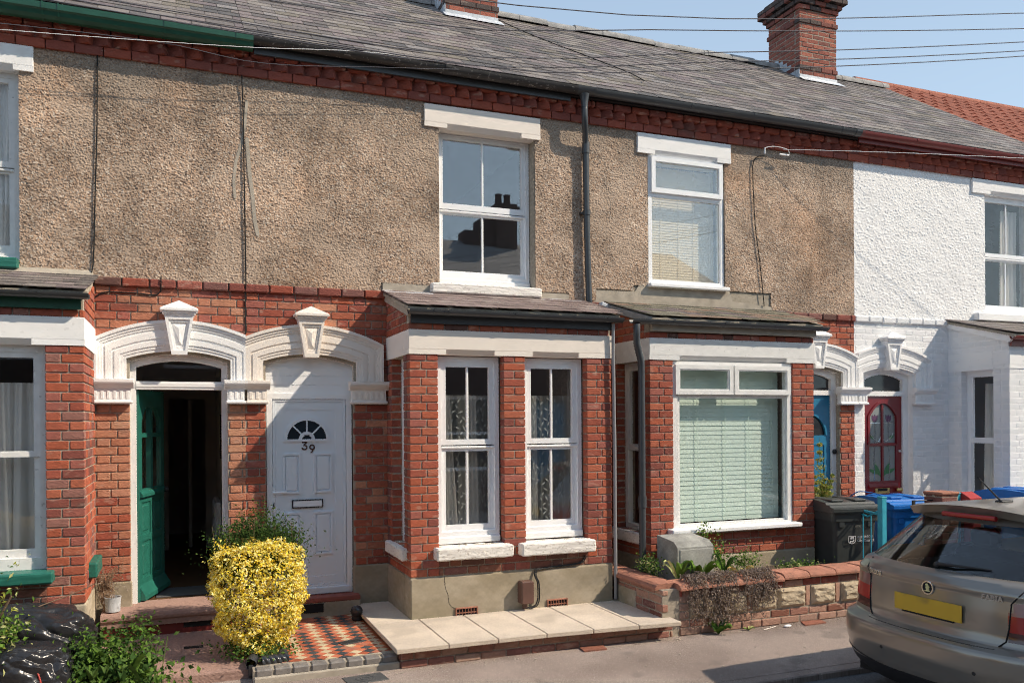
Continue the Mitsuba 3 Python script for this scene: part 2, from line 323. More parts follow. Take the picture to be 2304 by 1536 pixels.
mat('mat_lamp_clear', princ((.25, .10, .10), .12, .6, 0, 1.))
mat('mat_lamp_dark', princ((.06, .012, .014), .12, .6, 0, 1.))
mat('mat_curtain_thick', {'type': 'principledthin', 'base_color': rgb((.62, .60, .56)), 'roughness': .8, 'diff_trans': .25, 'spec_trans': 0.0}, False)
mat('mat_plate', princ(mikit.proc(lambda p, n, uv: mix((.60, .37, .03), (.34, .22, .05), smoothstep(.52, .68, fbm(p.y * 9, p.z * 6, 1., 2)) * .7)), .4, .5))
plain('mat_emblem', (.62, .58, .28), .35)
mat('mat_blind_green', {'type': 'principledthin', 'base_color': rgb((.70, .83, .76)), 'roughness': .6, 'diff_trans': .35, 'spec_trans': 0.0}, False)
mat('mat_blind_cream', {'type': 'principledthin', 'base_color': rgb((.80, .73, .56)), 'roughness': .6, 'diff_trans': .35, 'spec_trans': 0.0}, False)
mat('mat_voile', {'type': 'principledthin', 'base_color': rgb((.84, .82, .78)), 'roughness': .8, 'diff_trans': .8, 'spec_trans': 0.0}, False)
mat('mat_lace', {'type': 'principledthin', 'base_color': rgb((.60, .63, .61)), 'roughness': .8, 'diff_trans': .7, 'spec_trans': 0.0}, False)
scene['mat_sheer'] = {'type': 'mask', 'opacity': .22, 'bsdf': {'type': 'principledthin', 'base_color': rgb((.60, .64, .62)), 'roughness': .8, 'diff_trans': .8, 'spec_trans': 0.0}}
plain('mat_brick_far', (.13, .10, .09), .9, .2)
plain('mat_mat', (.09, .09, .095), .9, .1)

# ------------------------------------------------------------------ building blocks
def bricks(parent, poly, o, u, n, z0, tones, bond='flemish', phase=0., cap=300, depth=.05, name='brick', H=.065, J=.010, mt='mat_brick', ch=.0045, jit=.0012, wob=.004):
    o, u, n = V([o[0], o[1], 0.]), V([u[0], u[1], 0.]), V([n[0], n[1], 0.])
    B = np.eye(4); B[:3, 0] = u; B[:3, 1] = -n; B[:3, 2] = [0, 0, 1]
    smin, zmin, smax, zmax = poly.bounds; P = H + J; prep = shapely.prepared.prep(poly); cnt, rest, rtone = 0, [], []
    k = int(math.floor((zmin - z0) / P + .3))
    while z0 + k * P < zmax - .02:
        za = z0 + k * P; odd = k % 2; ivs = []
        if bond == 'pier':
            W = smax - smin
            if W < .24: ivs = [(smin, smax)] if odd else [(smin, smin + W/2 - J/2), (smin + W/2 + J/2, smax)]
            else:
                a = .1025 if odd else W - J - .1025; ivs = [(smin, smin + a), (smin + a + J, smax)]
        elif bond == 'stretcher':
            s = smin + phase - (.1125 if odd else 0) - .45
            while s < smax: ivs.append((s, s + .215)); s += .225
        else:
            s = smin + phase - .675 + (.16875 if odd else 0); t = 0
            while s < smax:
                L = .215 if t == 0 else .1025; ivs.append((s, s + L)); s += L + J; t ^= 1
        for a, b in ivs:
            a2, b2 = max(a, smin), min(b, smax); zb = min(za + H, zmax); zl = max(za, zmin)
            if b2 - a2 < .022 or zb - zl < .02: continue
            r = sbox(a2, zl, b2, zb); tl_ = tones(za) if callable(tones) else tones; tone = tl_[rnd.randrange(len(tl_))]
            if prep.contains(r): g = r
            else:
                g = poly.intersection(r)
                if g.area < .0009: continue
                if g.geom_type != 'Polygon': g = max(g.geoms, key=lambda q: q.area)
            x0, y0, x1, y1 = g.bounds
            M = B.copy(); ctr = o + u * ((x0 + x1) / 2) + V([0, 0, (y0 + y1) / 2]) + n * rnd.uniform(-jit, jit * 1.6)
            M[:3, 3] = ctr; M = M @ rotm([0, 1, 0], rnd.uniform(-wob, wob)) @ rotm([0, 0, 1], rnd.uniform(-wob, wob) * 1.5)
            if abs(g.area - (x1 - x0) * (y1 - y0)) < 1e-5:
                L, h = round(x1 - x0, 3), round(y1 - y0, 3)
                if cnt < cap:
                    put_dict(parent, name, toned_dict(('b', L, h, depth, ch), lambda: cbox(-L/2, L/2, 0, depth, -h/2, h/2, ch), mt, tone), M); cnt += 1
                else: rest.append(tf(cbox(-L/2, L/2, 0, depth, -h/2, h/2, ch), M)); rtone.append(tone)
            else:
                m = tf(ext_xz(shapely.affinity.translate(g, -(x0+x1)/2, -(y0+y1)/2), 0, depth), M)
                if cnt < cap: put_toned(parent, name, m, mt, tone); cnt += 1
                else: rest.append(m); rtone.append(tone)
        k += 1
    if rest:
        put(parent, name + 's', cat(rest), mt, False, uv=np.vstack([toned(m, t) for m, t in zip(rest, rtone)]), kind='stuff')
import shapely.affinity, shapely.prepared

def pebbledash(parent, poly, y0, amp, step, mt, name, seed, size=.012, soft=False):
    if poly.geom_type != 'Polygon':
        for i, q in enumerate(poly.geoms): pebbledash(parent, q, y0, amp, step, mt, name, seed + 31 * i, size, soft)
        return
    x0, z0, x1, z1 = poly.bounds
    xs = np.linspace(x0, x1, int((x1 - x0) / step) + 1); zs = np.linspace(z0, z1, int((z1 - z0) / step) + 1)
    X, Z = np.meshgrid(xs, zs, indexing='ij'); g = np.random.default_rng(seed)
    q = np.stack([X, np.zeros_like(X), Z], -1)
    if soft: d = amp * (.75 * meshkit.noise(q / .017, seed) ** 2 + .5 * meshkit.noise(q / .009, seed + 1)) 
    else: d = amp * (.55 * g.random(X.shape) + .9 * meshkit.noise(q / size, seed) ** 1.3)
    d = d + .007 * meshkit.fbm(q / .16, 3, seed + 5) + .006 * meshkit.fbm(q / .6, 2, seed + 9)
    jx = (g.random(X.shape) - .5) * step * .55; jz = (g.random(X.shape) - .5) * step * .55
    jx[0] = jx[-1] = 0; jz[:, 0] = jz[:, -1] = 0
    P = np.stack([X + jx, y0 - d, Z + jz], -1); m = grid(P)
    c = P.reshape(-1, 3)[m.faces].mean(1); ok = shapely.contains_xy(poly, c[:, 0], c[:, 2])
    f = m.faces[ok]; used, inv = np.unique(f, return_inverse=True)
    put(parent, name, trimesh.Trimesh(P.reshape(-1, 3)[used], inv.reshape(-1, 3), process=False), mt, soft)

SLATE_OUT = []
for i in range(6):
    r_ = random.Random(40 + i)
    SLATE_OUT.append([(-.5 + r_.uniform(0, .012), r_.uniform(-.012, .01)), (-.18, r_.uniform(-.012, .008)), (.17, r_.uniform(-.01, .01)), (.5 - r_.uniform(0, .012), r_.uniform(-.012, .012)), (.5, 1), (-.5, 1)])
def slate_mesh(v, w, l, t):
    return shift(ext_xy(Polygon([(a * w, b * l if b > .5 else b * .6) for a, b in SLATE_OUT[v]]), 0, t), 0, 0, 0)
def slates(parent, x0, x1, y0, z0, y1, z1, w, gauge, length, tones, t=.006, cap=300, skew=0., rag=.004, name='slate', xcut=None, lift=.032):
    S = V([0, y1 - y0, z1 - z0], float); L = np.linalg.norm(S); S /= L; N = np.cross(V([1., 0, 0]), S)
    rows = int(L / gauge) + 1; cnt, rest, rt = 0, [], []
    for k in range(rows):
        d = k * gauge; x = x0 - (w / 2 if k % 2 else 0)
        while x < x1 - .01:
            a, b = max(x, x0), min(x + w, x1)
            if b - a > .05 and (xcut is None or (a + b) / 2 < xcut(d / L)):
                ww = round(b - a - .004, 3); v = rnd.randrange(6); tone = tones[rnd.randrange(len(tones))]
                ln = min(length, L - d + .02)
                M = np.eye(4); M[:3, 0] = [1, 0, 0]; M[:3, 1] = S; M[:3, 2] = N
                M[:3, 3] = V([(a + b) / 2, y0, z0]) + S * (d + rnd.uniform(-rag, rag)) + N * (.006 + lift * length / 2 + rnd.uniform(0, .0025))
                M = M @ rotm([0, 0, 1], rnd.gauss(0, .006)) @ rotm([1, 0, 0], -lift + rnd.gauss(0, .004)) @ rotm([0, 1, 0], rnd.gauss(0, .004))
                key = ('s', v, ww, round(ln, 2), t)
                if cnt < cap: put_dict(parent, name, toned_dict(key, lambda: slate_mesh(v, ww, round(ln, 2), t), 'mat_slate', tone), M); cnt += 1
                else: rest.append(tf(slate_mesh(v, ww, ln, t), M)); rt.append(tone)
            x += w
    if rest: put(parent, name + 's', cat(rest), 'mat_slate', False, uv=np.vstack([toned(m, q) for m, q in zip(rest, rt)]), kind='stuff')

def arc_pts(xl, zl, xa, za, xr, zr, n=26):
    "points of an arc through left springing, crown and right springing (two half parabolic-circular arcs)"
    out = []
    for i in range(n + 1):
        x = xl + (xr - xl) * i / n; w = (xa - xl) if x < xa else (xr - xa); zs = zl if x < xa else zr
        q = (x - xa) / w; out.append((x, zs + (za - zs) * (1 - q * q)))
    return out
def arch(cx, w, zs, za, z0):
    return Polygon([(cx - w, z0)] + arc_pts(cx - w, zs, cx, za, cx + w, zs) + [(cx + w, z0)])

def pane(parent, x0, x1, z0, z1, y, name='pane', mt='mat_glass', poly=None):
    if poly is None:
        v = V([[x0, y, z0], [x1, y, z0], [x1, y, z1], [x0, y, z1]]); m = trimesh.Trimesh(v, V([[0, 1, 2], [0, 2, 3]]), process=False)
    else:
        m = ext_xz(poly, 0, .002); 
        v = np.asarray(m.vertices); f = np.asarray(m.faces); keep = (v[f][:, :, 1] < 1e-6).all(1); m = shift(trimesh.Trimesh(v, f[keep], process=False), 0, y, 0)
    return put(parent, name, m, mt)
def half_gutter(x0, x1, yc, zt, r, n=10, wall=.004):
    an = np.linspace(math.pi, 2 * math.pi, n)
    pts = [(yc + r * math.cos(a), zt + r * math.sin(a) * .95) for a in an] + [(yc + (r - wall) * math.cos(a), zt + (r - wall) * math.sin(a) * .95) for a in an[::-1]]
    return ext_yz(pts, x0, x1)
def gutter(parent, x0, x1, yc, zt, r, mt, brackets=(), back=.06, joints=()):
    g = put(parent, 'gutter', half_gutter(x0, x1, yc, zt, r), mt, 30)
    for x in brackets:
        put(g, 'bracket', cat([half_gutter(x - .012, x + .012, yc, zt + .004, r + .006, wall=.006), bx(x - .01, x + .01, yc, yc + back, zt - .035, zt - .012)]), mt)
    for x in joints:
        put(g, 'joint', cat([half_gutter(x - .045, x - .03, yc, zt + .003, r + .007, wall=.008), half_gutter(x + .03, x + .045, yc, zt + .003, r + .007, wall=.008), half_gutter(x - .03, x + .03, yc, zt + .002, r + .004, wall=.004)]), mt)
    return g

def sash_window(parent, x0, x1, z0, z1, zm, y, mt='mat_white', fw=.035, sw=.045, bars=(), cill=.07, name='window', up_in=.0, lowdrop=.03, glass='mat_glass', midw=.05):
    "two-light window: outer frame, upper and lower sash with panes and vertical glazing bars"
    f = put(parent, name, cat([frame(x0, x1, z0, z1, fw, y - .005, y + .09, wb=cill), cbox(x0 - .001, x1 + .001, y - .028, y + .02, z0, z0 + cill * .55, .006)]), mt)
    a0, a1 = x0 + fw, x1 - fw
    up = put(f, 'sash', cat([frame(a0 + .001, a1 - .001, zm, z1 - fw, sw, y + .004, y + .05, wb=midw), frame(a0 + sw - .014, a1 - sw + .014, zm + midw - .014, z1 - fw - sw + .014, .014, y + .012, y + .040)]), mt)
    lo = put(f, 'sash', cat([frame(a0 + .001, a1 - .001, z0 + cill, zm - .012, sw, y + .018, y + .058, wb=sw + lowdrop), frame(a0 + sw - .014, a1 - sw + .014, z0 + cill + sw + lowdrop - .014, zm - .012 - sw + .014, .014, y + .024, y + .052), cbox(a0, a1, y - .004, y + .03, zm - .034, zm - .013, .005)]), mt)
    pu = (a0 + sw, a1 - sw, zm + midw, z1 - fw - sw); pl = (a0 + sw, a1 - sw, z0 + cill + sw + lowdrop, zm - .012 - sw)
    for (q, yy) in ((pu, y + .028), (pl, y + .040)):
        xs = [q[0]] + [q[0] + (q[1] - q[0]) * b for b in bars] + [q[1]]
        for i in range(len(xs) - 1): pane(f, xs[i], xs[i + 1], q[2], q[3], yy, mt=glass)
        for b in xs[1:-1]: put(f, 'glazing_bar', cbox(b - .011, b + .011, yy - .013, yy + .008, q[2], q[3], .004), mt)
    return f

def door_surround(house, cx, clip, yb=.0, mt='mat_masonry_white', left=True, right=True, imp=None, keyz=0.):
    s = None; T = [0, .10, .19, .27, .36, .56, .64, .80, .90, 1.0]; D = [.074, .060, .050, .040, .050, .038, .050, .040, .032]
    for i, d in enumerate(D):
        a, b = T[i], T[i + 1]
        P = lambda t: arch(cx, .70 - .26 * t, 2.707 - .174 * t, 2.885 - .279 * t, 2.35)
        Q = P(a).difference(P(b).union(rect(cx - .70 + .26 * b, cx + .70 - .26 * b, 2.0, 2.36))).intersection(rect(clip[0], clip[1], 2.3, 3.2))
        m = ext_xz(Q, yb - d, yb + .02)
        if s is None: ring = [m]; s = 1
        else: ring.append(m)
    soffit = arch(cx, .437, 2.532, 2.604, 2.12).difference(arch(cx, .415, 2.51, 2.58, 2.1))
    ring.append(ext_xz(soffit.intersection(rect(clip[0], clip[1], 2.12, 3)), yb + .02, yb + .13))
    s = put(house, 'door_surround', cat(ring), mt)
    # keystone
    def trap(w0, w1, za, zb): return Polygon([(cx - w0, za), (cx + w0, za), (cx + w1, zb), (cx - w1, zb)])
    ks = [ext_xz(trap(.066, .122, 2.57, 2.92).difference(trap(.047, .092, 2.605, 2.885)), yb - .115, yb), ext_xz(trap(.050, .096, 2.60, 2.89).difference(trap(.034, .070, 2.64, 2.86)), yb - .100, yb), ext_xz(trap(.036, .074, 2.635, 2.865), yb - .086, yb)]
    v = V([[cx - .030, yb - .087, 2.65], [cx + .030, yb - .087, 2.65], [cx + .062, yb - .087, 2.85], [cx - .062, yb - .087, 2.85], [cx, yb - .108, 2.69], [cx, yb - .108, 2.80]])
    ks.append(trimesh.Trimesh(v, V([[0, 1, 4], [1, 2, 5], [1, 5, 4], [2, 3, 5], [3, 0, 4], [3, 4, 5]]), process=False))
    for w, za, zb, d in ((.128, 2.918, 2.936, .125), (.142, 2.936, 2.956, .138), (.160, 2.956, 2.982, .155)): ks.append(cbox(cx - w, cx + w, yb - d, yb, za, zb, .005))
    g = [(cx - .160, 2.982), (cx + .160, 2.982), (cx, 3.062)]
    v = V([[cx - .158, yb - .153, 2.982], [cx + .158, yb - .153, 2.982], [cx + .158, yb, 2.982], [cx - .158, yb, 2.982], [cx, yb - .07, 3.060], [cx, yb, 3.062]])
    ks.append(trimesh.Trimesh(v, V([[0, 1, 4], [1, 2, 5], [1, 5, 4], [3, 0, 4], [3, 4, 5], [0, 2, 1], [0, 3, 2]]), process=False))
    put(s, 'keystone', cat(ks), mt)
    for (a, b) in imp:
        p = [ext_yz([(yb + .0, 2.262), (yb - .062, 2.262), (yb - .070, 2.276), (yb - .086, 2.284), (yb - .104, 2.304), (yb - .112, 2.318), (yb - .112, 2.343), (yb, 2.352)], a - .015, b + .015), bx(a + .012, b - .012, yb - .058, yb, 2.155, 2.264), cbox(a - .004, b + .004, yb - .080, yb, 2.128, 2.158, .01)]
        n = max(3, int((b - a) / .052)); w = (b - a - .024) / n
        for i in range(n):
            xc = a + .012 + w * (i + .5); p.append(cbox(xc - w * .27, xc + w * .27, yb - .064, yb - .05, 2.172, 2.246, .005))
        put(s, 'impost', cat(p), mt)
    return s

def meas_lintel(x0, x1, z0, z1, y0, y1, notch=()):
    "plain lintel with stop-chamfered lower edge over each window"
    m = [cbox(x0, x1, y0, y1, z0 + .045, z1, .004)]; xs = [x0]
    cuts = []
    for a, b in notch:
        if a > xs[-1]: cuts.append((xs[-1], a, 0))
        cuts.append((a, b, 1)); xs.append(b)
    if xs[-1] < x1: cuts.append((xs[-1], x1, 0))
    for a, b, c in cuts:
        if c: m.append(ext_yz([(y0 + .0005, z0 + .0455), (y0 + .045, z0), (y1, z0), (y1, z0 + .0455)], a, b))
        else: m.append(bx(a, b, y0 + .0005, y1, z0, z0 + .0455))
    return cat(m)
def rough_sill(x0, x1, y0, y1, z0, z1, seed=1, amp=.006):
    m = cbox(x0, x1, y0, y1, z0, z1, .012)
    m = fix(m); 
    for _ in range(4): m = m.subdivide()
    v = np.asarray(m.vertices); d = (meshkit.fbm(v / .035, 3, seed)[:, None] - .5) * amp * 2
    c = V([(x0 + x1) / 2, (y0 + y1) / 2, (z0 + z1) / 2]); nrm = (v - c) / V([(x1 - x0), (y1 - y0), (z1 - z0)]); nrm = np.sign(nrm) * np.abs(nrm) ** 6; nrm /= np.linalg.norm(nrm, axis=1, keepdims=True) + 1e-9
    return trimesh.Trimesh(v + nrm * d, m.faces, process=False)

EAVE_Y, EAVE_Z, RIDGE_Y, RIDGE_Z = -.215, 5.495, 3.2, 7.82
def bay(house, x0, x1, tones, wins, mats, lint, side_l=True, side_r=True, bzone=(.55, 2.56), white=False, roof=None, mt='mat_brick', pier_w=None, plinth=True, roof_tones=(0,1,2,3,5,6,7), rag=.004, sillz=.81, big=False, rbrick=False):
    B = -.88; core = 'mat_masonry_white' if white else 'mat_mortar'
    b = uniq(house + '__bay'); e = .0025 if white else .008; t = .22
    xs = [x0] + [q for w in wins for q in (w[0], w[1])] + [x1]
    ms = []
    for i in range(0, len(xs), 2): ms.append(bx(xs[i] + e, xs[i + 1] - e, B + e, B + t, .5, 2.6))
    for w in wins: ms.append(bx(w[0] - e, w[1] + e, B + e + .001, B + t, .5, w[2] - e))
    ms.append(bx(x0 + e, x1 - e, B + e + .002, B + t, 2.6, 2.83))
    for s, on in ((0, side_l), (1, side_r)):
        xa, xb = (x0 + e, x0 + t) if s == 0 else (x1 - t, x1 - e)
        if on: ms += [bx(xa, xb, B + t, -.665, .5, 2.6), bx(xa, xb, -.195, 0.02, .5, 2.6), bx(xa, xb, -.67, -.19, .5, .80), bx(xa, xb, B + t, .02, 2.56, 2.75)]
        else: ms.append(bx(xa, xb, B + t, .02, .5, 2.75))
        ms.append(ext_yz([(B + .01, 2.75), (.01, 2.75), (.01, 3.20), (B + .01, 2.955)], xa, xb))
    scene[b] = mikit.ply(cat(ms), core)
    # brick faces
    for i in range(0, len(xs), 2):
        bricks(b, rect(0, xs[i + 1] - xs[i], bzone[0], bzone[1]), (xs[i], B, 0), (1, 0), (0, -1), bzone[0] + .005, tones, 'pier', depth=.1, mt=mt)
    for w in wins:
        if w[2] - bzone[0] > .12: bricks(b, rect(0, w[1] - w[0], bzone[0], w[2] - .10 if not big else w[2] - .005), (w[0], B, 0), (1, 0), (0, -1), bzone[0] + .005, [15, 16, 17, 5, 6] if not white and not big else tones, 'flemish', .05, depth=.08, mt=mt)
    bricks(b, rect(0, x1 - x0, 2.785, 2.84), (x0, B, 0), (1, 0), (0, -1), 2.785, tones + ([15, 16] if not white else []), 'flemish', depth=.1, mt=mt)
    for s, on in ((0, side_l), (1, side_r)):
        xf = x0 if s == 0 else x1; nn = (-1, 0) if s == 0 else (1, 0); uu = (0, -1) if s == 0 else (0, 1); o = (xf, 0, 0) if s == 0 else (xf, B, 0)
        full = rect(0, .768, bzone[0], 2.56) if s == 0 else rect(.112, .88, bzone[0], 2.56)
        if on: full = full.difference(rect(.195, .665, .80, 2.56) if s == 0 else rect(.215, .685, .80, 2.56))
        if s == 0 or white or rbrick: 
            for g in getattr(full, 'geoms', [full]): bricks(b, g, o, uu, nn, bzone[0] + .005, tones + ([6, 6, 15] if not white else []), 'flemish', .1, mt=mt, depth=.1)
            if on and s == 0: bricks(b, rect(0, .10, .80, 2.56), (xf + .001, -.197, 0), (1, 0), (0, -1), bzone[0] + .005, tones, 'flemish', .1, mt=mt, depth=.03)
            tri = Polygon([(0, 2.785), (.768, 2.785), (.768, 2.935), (0, 3.17)]) if s == 0 else Polygon([(.112, 2.785), (.88, 2.785), (.88, 3.17), (.112, 2.935)])
            bricks(b, tri, o, uu, nn, 2.787, tones, 'flemish', mt=mt, depth=.05)
    # rendered plinth
    if plinth:
        P = [cbox(x0 - .004, x1 + .004, B - .006, B + t, .0, .545, .012)]
        for s in (0, 1):
            xa, xb = (x0 - .004, x0 + t) if s == 0 else (x1 - t, x1 + .004)
            P.append(bx(xa, xb, B + t, .0, 0, .545))
        put(b, 'plinth', cat(P), 'mat_render')
    # lintel
    put(b, 'lintel', meas_lintel(x0 - .006, x1 + .006, 2.562, 2.783, B - .010, B + t, [(w[0] + .075, w[1] - .09) for w in wins]), lint)
    for s in (0, 1):
        if s == 0 or x1 < 4.2 or white: put(b, 'lintel', bx(x0 - .006 if s == 0 else x1 - .1, x0 + .1 if s == 0 else x1 + .006, B + t, .0, 2.562, 2.783), lint)
    # side windows and sills
    for s, on in ((0, side_l), (1, side_r)):
        if not on: continue
        m = frame(0, .462, .80, 2.56, .055, .0, .06); m2 = frame(.05, .412, 1.66, 2.51, .03, .01, .045); m3 = cat([m, m2, bx(.05, .412, .005, .05, 1.63, 1.70)])
        R = np.eye(4); R[:3, 0] = [0, -1, 0]; R[:3, 1] = [1, 0, 0]
        if s: R[:3, 0] = [0, 1, 0]; R[:3, 1] = [-1, 0, 0]
        R[:3, 3] = [x0 + .10, -.20, 0] if s == 0 else [x1 - .10, -.662, 0]
        sw = put(b, 'side_window', tf(m3, R), mats[0])
        for (za, zb) in ((.86, 1.64), (1.70, 2.48)):
            v = V([[.05, .03, za], [.41, .03, za], [.41, .03, zb], [.05, .03, zb]]); put(sw, 'pane', tf(trimesh.Trimesh(v, V([[0, 1, 2], [0, 2, 3]]), process=False), R), 'mat_glass')
        put(b, 'side_sill', rough_sill(x0 - .055 if s == 0 else x1 - .1, x0 + .1 if s == 0 else x1 + .055, -.76, -.10, .685, .798, 3 + s), mats[1])
    # roof
    rx0, rx1, rx2 = roof
    ye, ze, zw = -1.0, 2.975, 3.245
    base = trimesh.Trimesh(V([[rx0, ye, ze], [rx1, ye, ze], [rx2, 0.02, zw], [rx0 + .005, 0.02, zw], [rx0, ye, ze - .03], [rx1, ye, ze - .03], [rx2, 0.02, zw - .03], [rx0 + .005, .02, zw - .03]]) - V([0, 0, .004]), _BF, process=False)
    r = put(b, 'roof', base, 'mat_mortar')
    slates(r, rx0 - .01, max(rx1, rx2), ye - .02, ze + .0, 0.0, zw + .002, .215, .19, .40, list(roof_tones), t=.007, rag=rag, xcut=lambda q: rx1 + (rx2 - rx1) * q)
    return b

def quoin(*a): pass

# ------------------------------------------------------------------ the terrace: shared front wall routine
G_H = 'houses of the terrace'
HX = [-3.05, .57, 4.17, 7.885, 11.67]
ROOF_S = V([0, RIDGE_Y - EAVE_Y, RIDGE_Z - EAVE_Z])
def house_shell(h, i, door_cx, bayx, up_win, brick_tones, white=False, lower_x=None, imposts=None):
    x0, x1 = HX[i], HX[i + 1]; core = 'mat_masonry_white' if white else 'mat_mortar'
    door = arch(door_cx, .415, 2.51, 2.58, -.1)
    P = rect(x0, x1, 0, 5.40).difference(door).difference(rect(bayx[0] + .20, bayx[1] - .20, .3, 2.60))
    for w in up_win: P = P.difference(rect(w[0], w[1], w[2], w[3]))
    w = put(h, 'wall', ext_xz(P, .003 if white else .010, .24), core)
    lo = lower_x or (x0, x1)
    Q = rect(lo[0], lo[1], .555, 3.172).difference(rect(bayx[0] + .004, bayx[1] - .004, 0, 4)).difference(arch(door_cx, .69, 2.70, 2.875, 2.35)).difference(rect(door_cx - .415, door_cx + .415, 0, 2.4))
    for a, b in imposts or []: Q = Q.difference(rect(a, b, 2.14, 2.36))
    for g in getattr(Q, 'geoms', [Q]):
        if g.area > .004: bricks(w, g, (0, 0), (1, 0), (0, -1), .555, brick_tones, 'flemish', .13, depth=.05)
    # string course and cornice
    for a, b in ((lo[0], bayx[0]), (bayx[1], lo[1])):
        if b - a > .05: bricks(w, rect(a, b, 3.172, 3.247), (0, -.034), (1, 0), (0, -1), 3.172, [6, 6, 9, 16, 5, 4] if not white else [26, 27], 'stretcher', depth=.09, name='string_brick', H=.074, J=.008, ch=.010)
    ct = [0, 2, 4, 4, 9, 9]
    cm_ = bx(x0, x1, -.010, .02, 5.187, 5.42); c = put_toned(h, 'cornice', cm_, 'mat_brick', 4)
    bricks(c, rect(lo[0], lo[1], 5.185, 5.262), (0, -.040), (1, 0), (0, -1), 5.185, ct, 'stretcher', depth=.07, name='band_brick', H=.076, J=.004, ch=.002, wob=.001, jit=.0006)
    bricks(c, rect(lo[0], lo[1], 5.352, 5.424), (0, -.080), (1, 0), (0, -1), 5.352, ct, 'stretcher', .06, depth=.10, name='bullnose_brick', H=.072, J=.004, ch=.014, wob=.001, jit=.0006)
    x = math.ceil((lo[0] + .02) / .1515) * .1515
    while x < lo[1] - .07:
        def dent():
            a = .069; pts = [(-a, 0), (0, -.066), (a, 0)]
            v = [(-a, 0, 0), (.036, -.078, 0), (a, 0, 0), (-a, 0, .088), (.020, -.066, .088), (a, 0, .088)]
            return trimesh.Trimesh(V(v), V([[0, 1, 4], [0, 4, 3], [1, 2, 5], [1, 5, 4], [0, 2, 1], [3, 4, 5]]), process=False)
        M = np.eye(4); M[:3, 3] = [x, -.012, 5.264]; M = M @ rotm([0, 0, 1], rnd.gauss(0, .02))
        put_dict(c, 'dog_tooth_brick', toned_dict('dent', dent, 'mat_brick', ct[rnd.randrange(6)]), M); x += .1515
    put(c, 'soffit_board', bx(x0 + .001, x1 - .001, -.13, .0, 5.424, 5.49), 'mat_black')
    # shell: floors, back, party walls
    S = [bx(x0, x1, .24, 6.8, .26, .30), bx(x0, x1, .24, 6.8, 3.02, 3.10), bx(x0, x1, .24, 6.8, 5.40, 5.42), bx(x0, x1, 6.8, 7.0, 0, 5.45), bx(x0 - .001, x0 + .11, .24, 6.8, .3, 5.4), bx(x1 - .11, x1 + .001, .24, 6.8, .3, 5.4)]
    put(h, 'interior', cat(S), 'mat_interior')
    return w

def main_roof(h, i, x0=None, x1=None, verge=False):
    a, b = x0 if x0 is not None else HX[i], x1 if x1 is not None else HX[i + 1]
    by = 2 * RIDGE_Y - EAVE_Y
    r = put(h, 'roof', cat([trimesh.Trimesh(V([[HX[i], EAVE_Y + .02, EAVE_Z - .012], [HX[i+1], EAVE_Y + .02, EAVE_Z - .012], [HX[i+1], RIDGE_Y, RIDGE_Z - .012], [HX[i], RIDGE_Y, RIDGE_Z - .012]]), V([[0, 1, 2], [0, 2, 3]]), process=False),
        trimesh.Trimesh(V([[HX[i], by, EAVE_Z], [HX[i+1], by, EAVE_Z], [HX[i+1], RIDGE_Y, RIDGE_Z - .012], [HX[i], RIDGE_Y, RIDGE_Z - .012]]), V([[0, 1, 2], [0, 2, 3]]), process=False)]), 'mat_ridge')
    slates(r, a, b, EAVE_Y - .02, EAVE_Z - .012, RIDGE_Y, RIDGE_Z, .252, .178, .42, list(range(10)), rag=.006)
    x = a
    while x < b - .05:
        n = min(x + .455, b); an = np.linspace(math.radians(-12), math.radians(192), 10)
        pts = [(RIDGE_Y + .14 * math.cos(t), RIDGE_Z - .025 + .10 * math.sin(t)) for t in an] + [(RIDGE_Y + .12 * math.cos(t), RIDGE_Z - .025 + .082 * math.sin(t)) for t in an[::-1]]
        put(r, 'ridge_tile', shift(ext_yz(pts, x + .004, n - .004), 0, rnd.gauss(0, .004), rnd.gauss(0, .006)), 'mat_ridge', 40); x = n
    return r

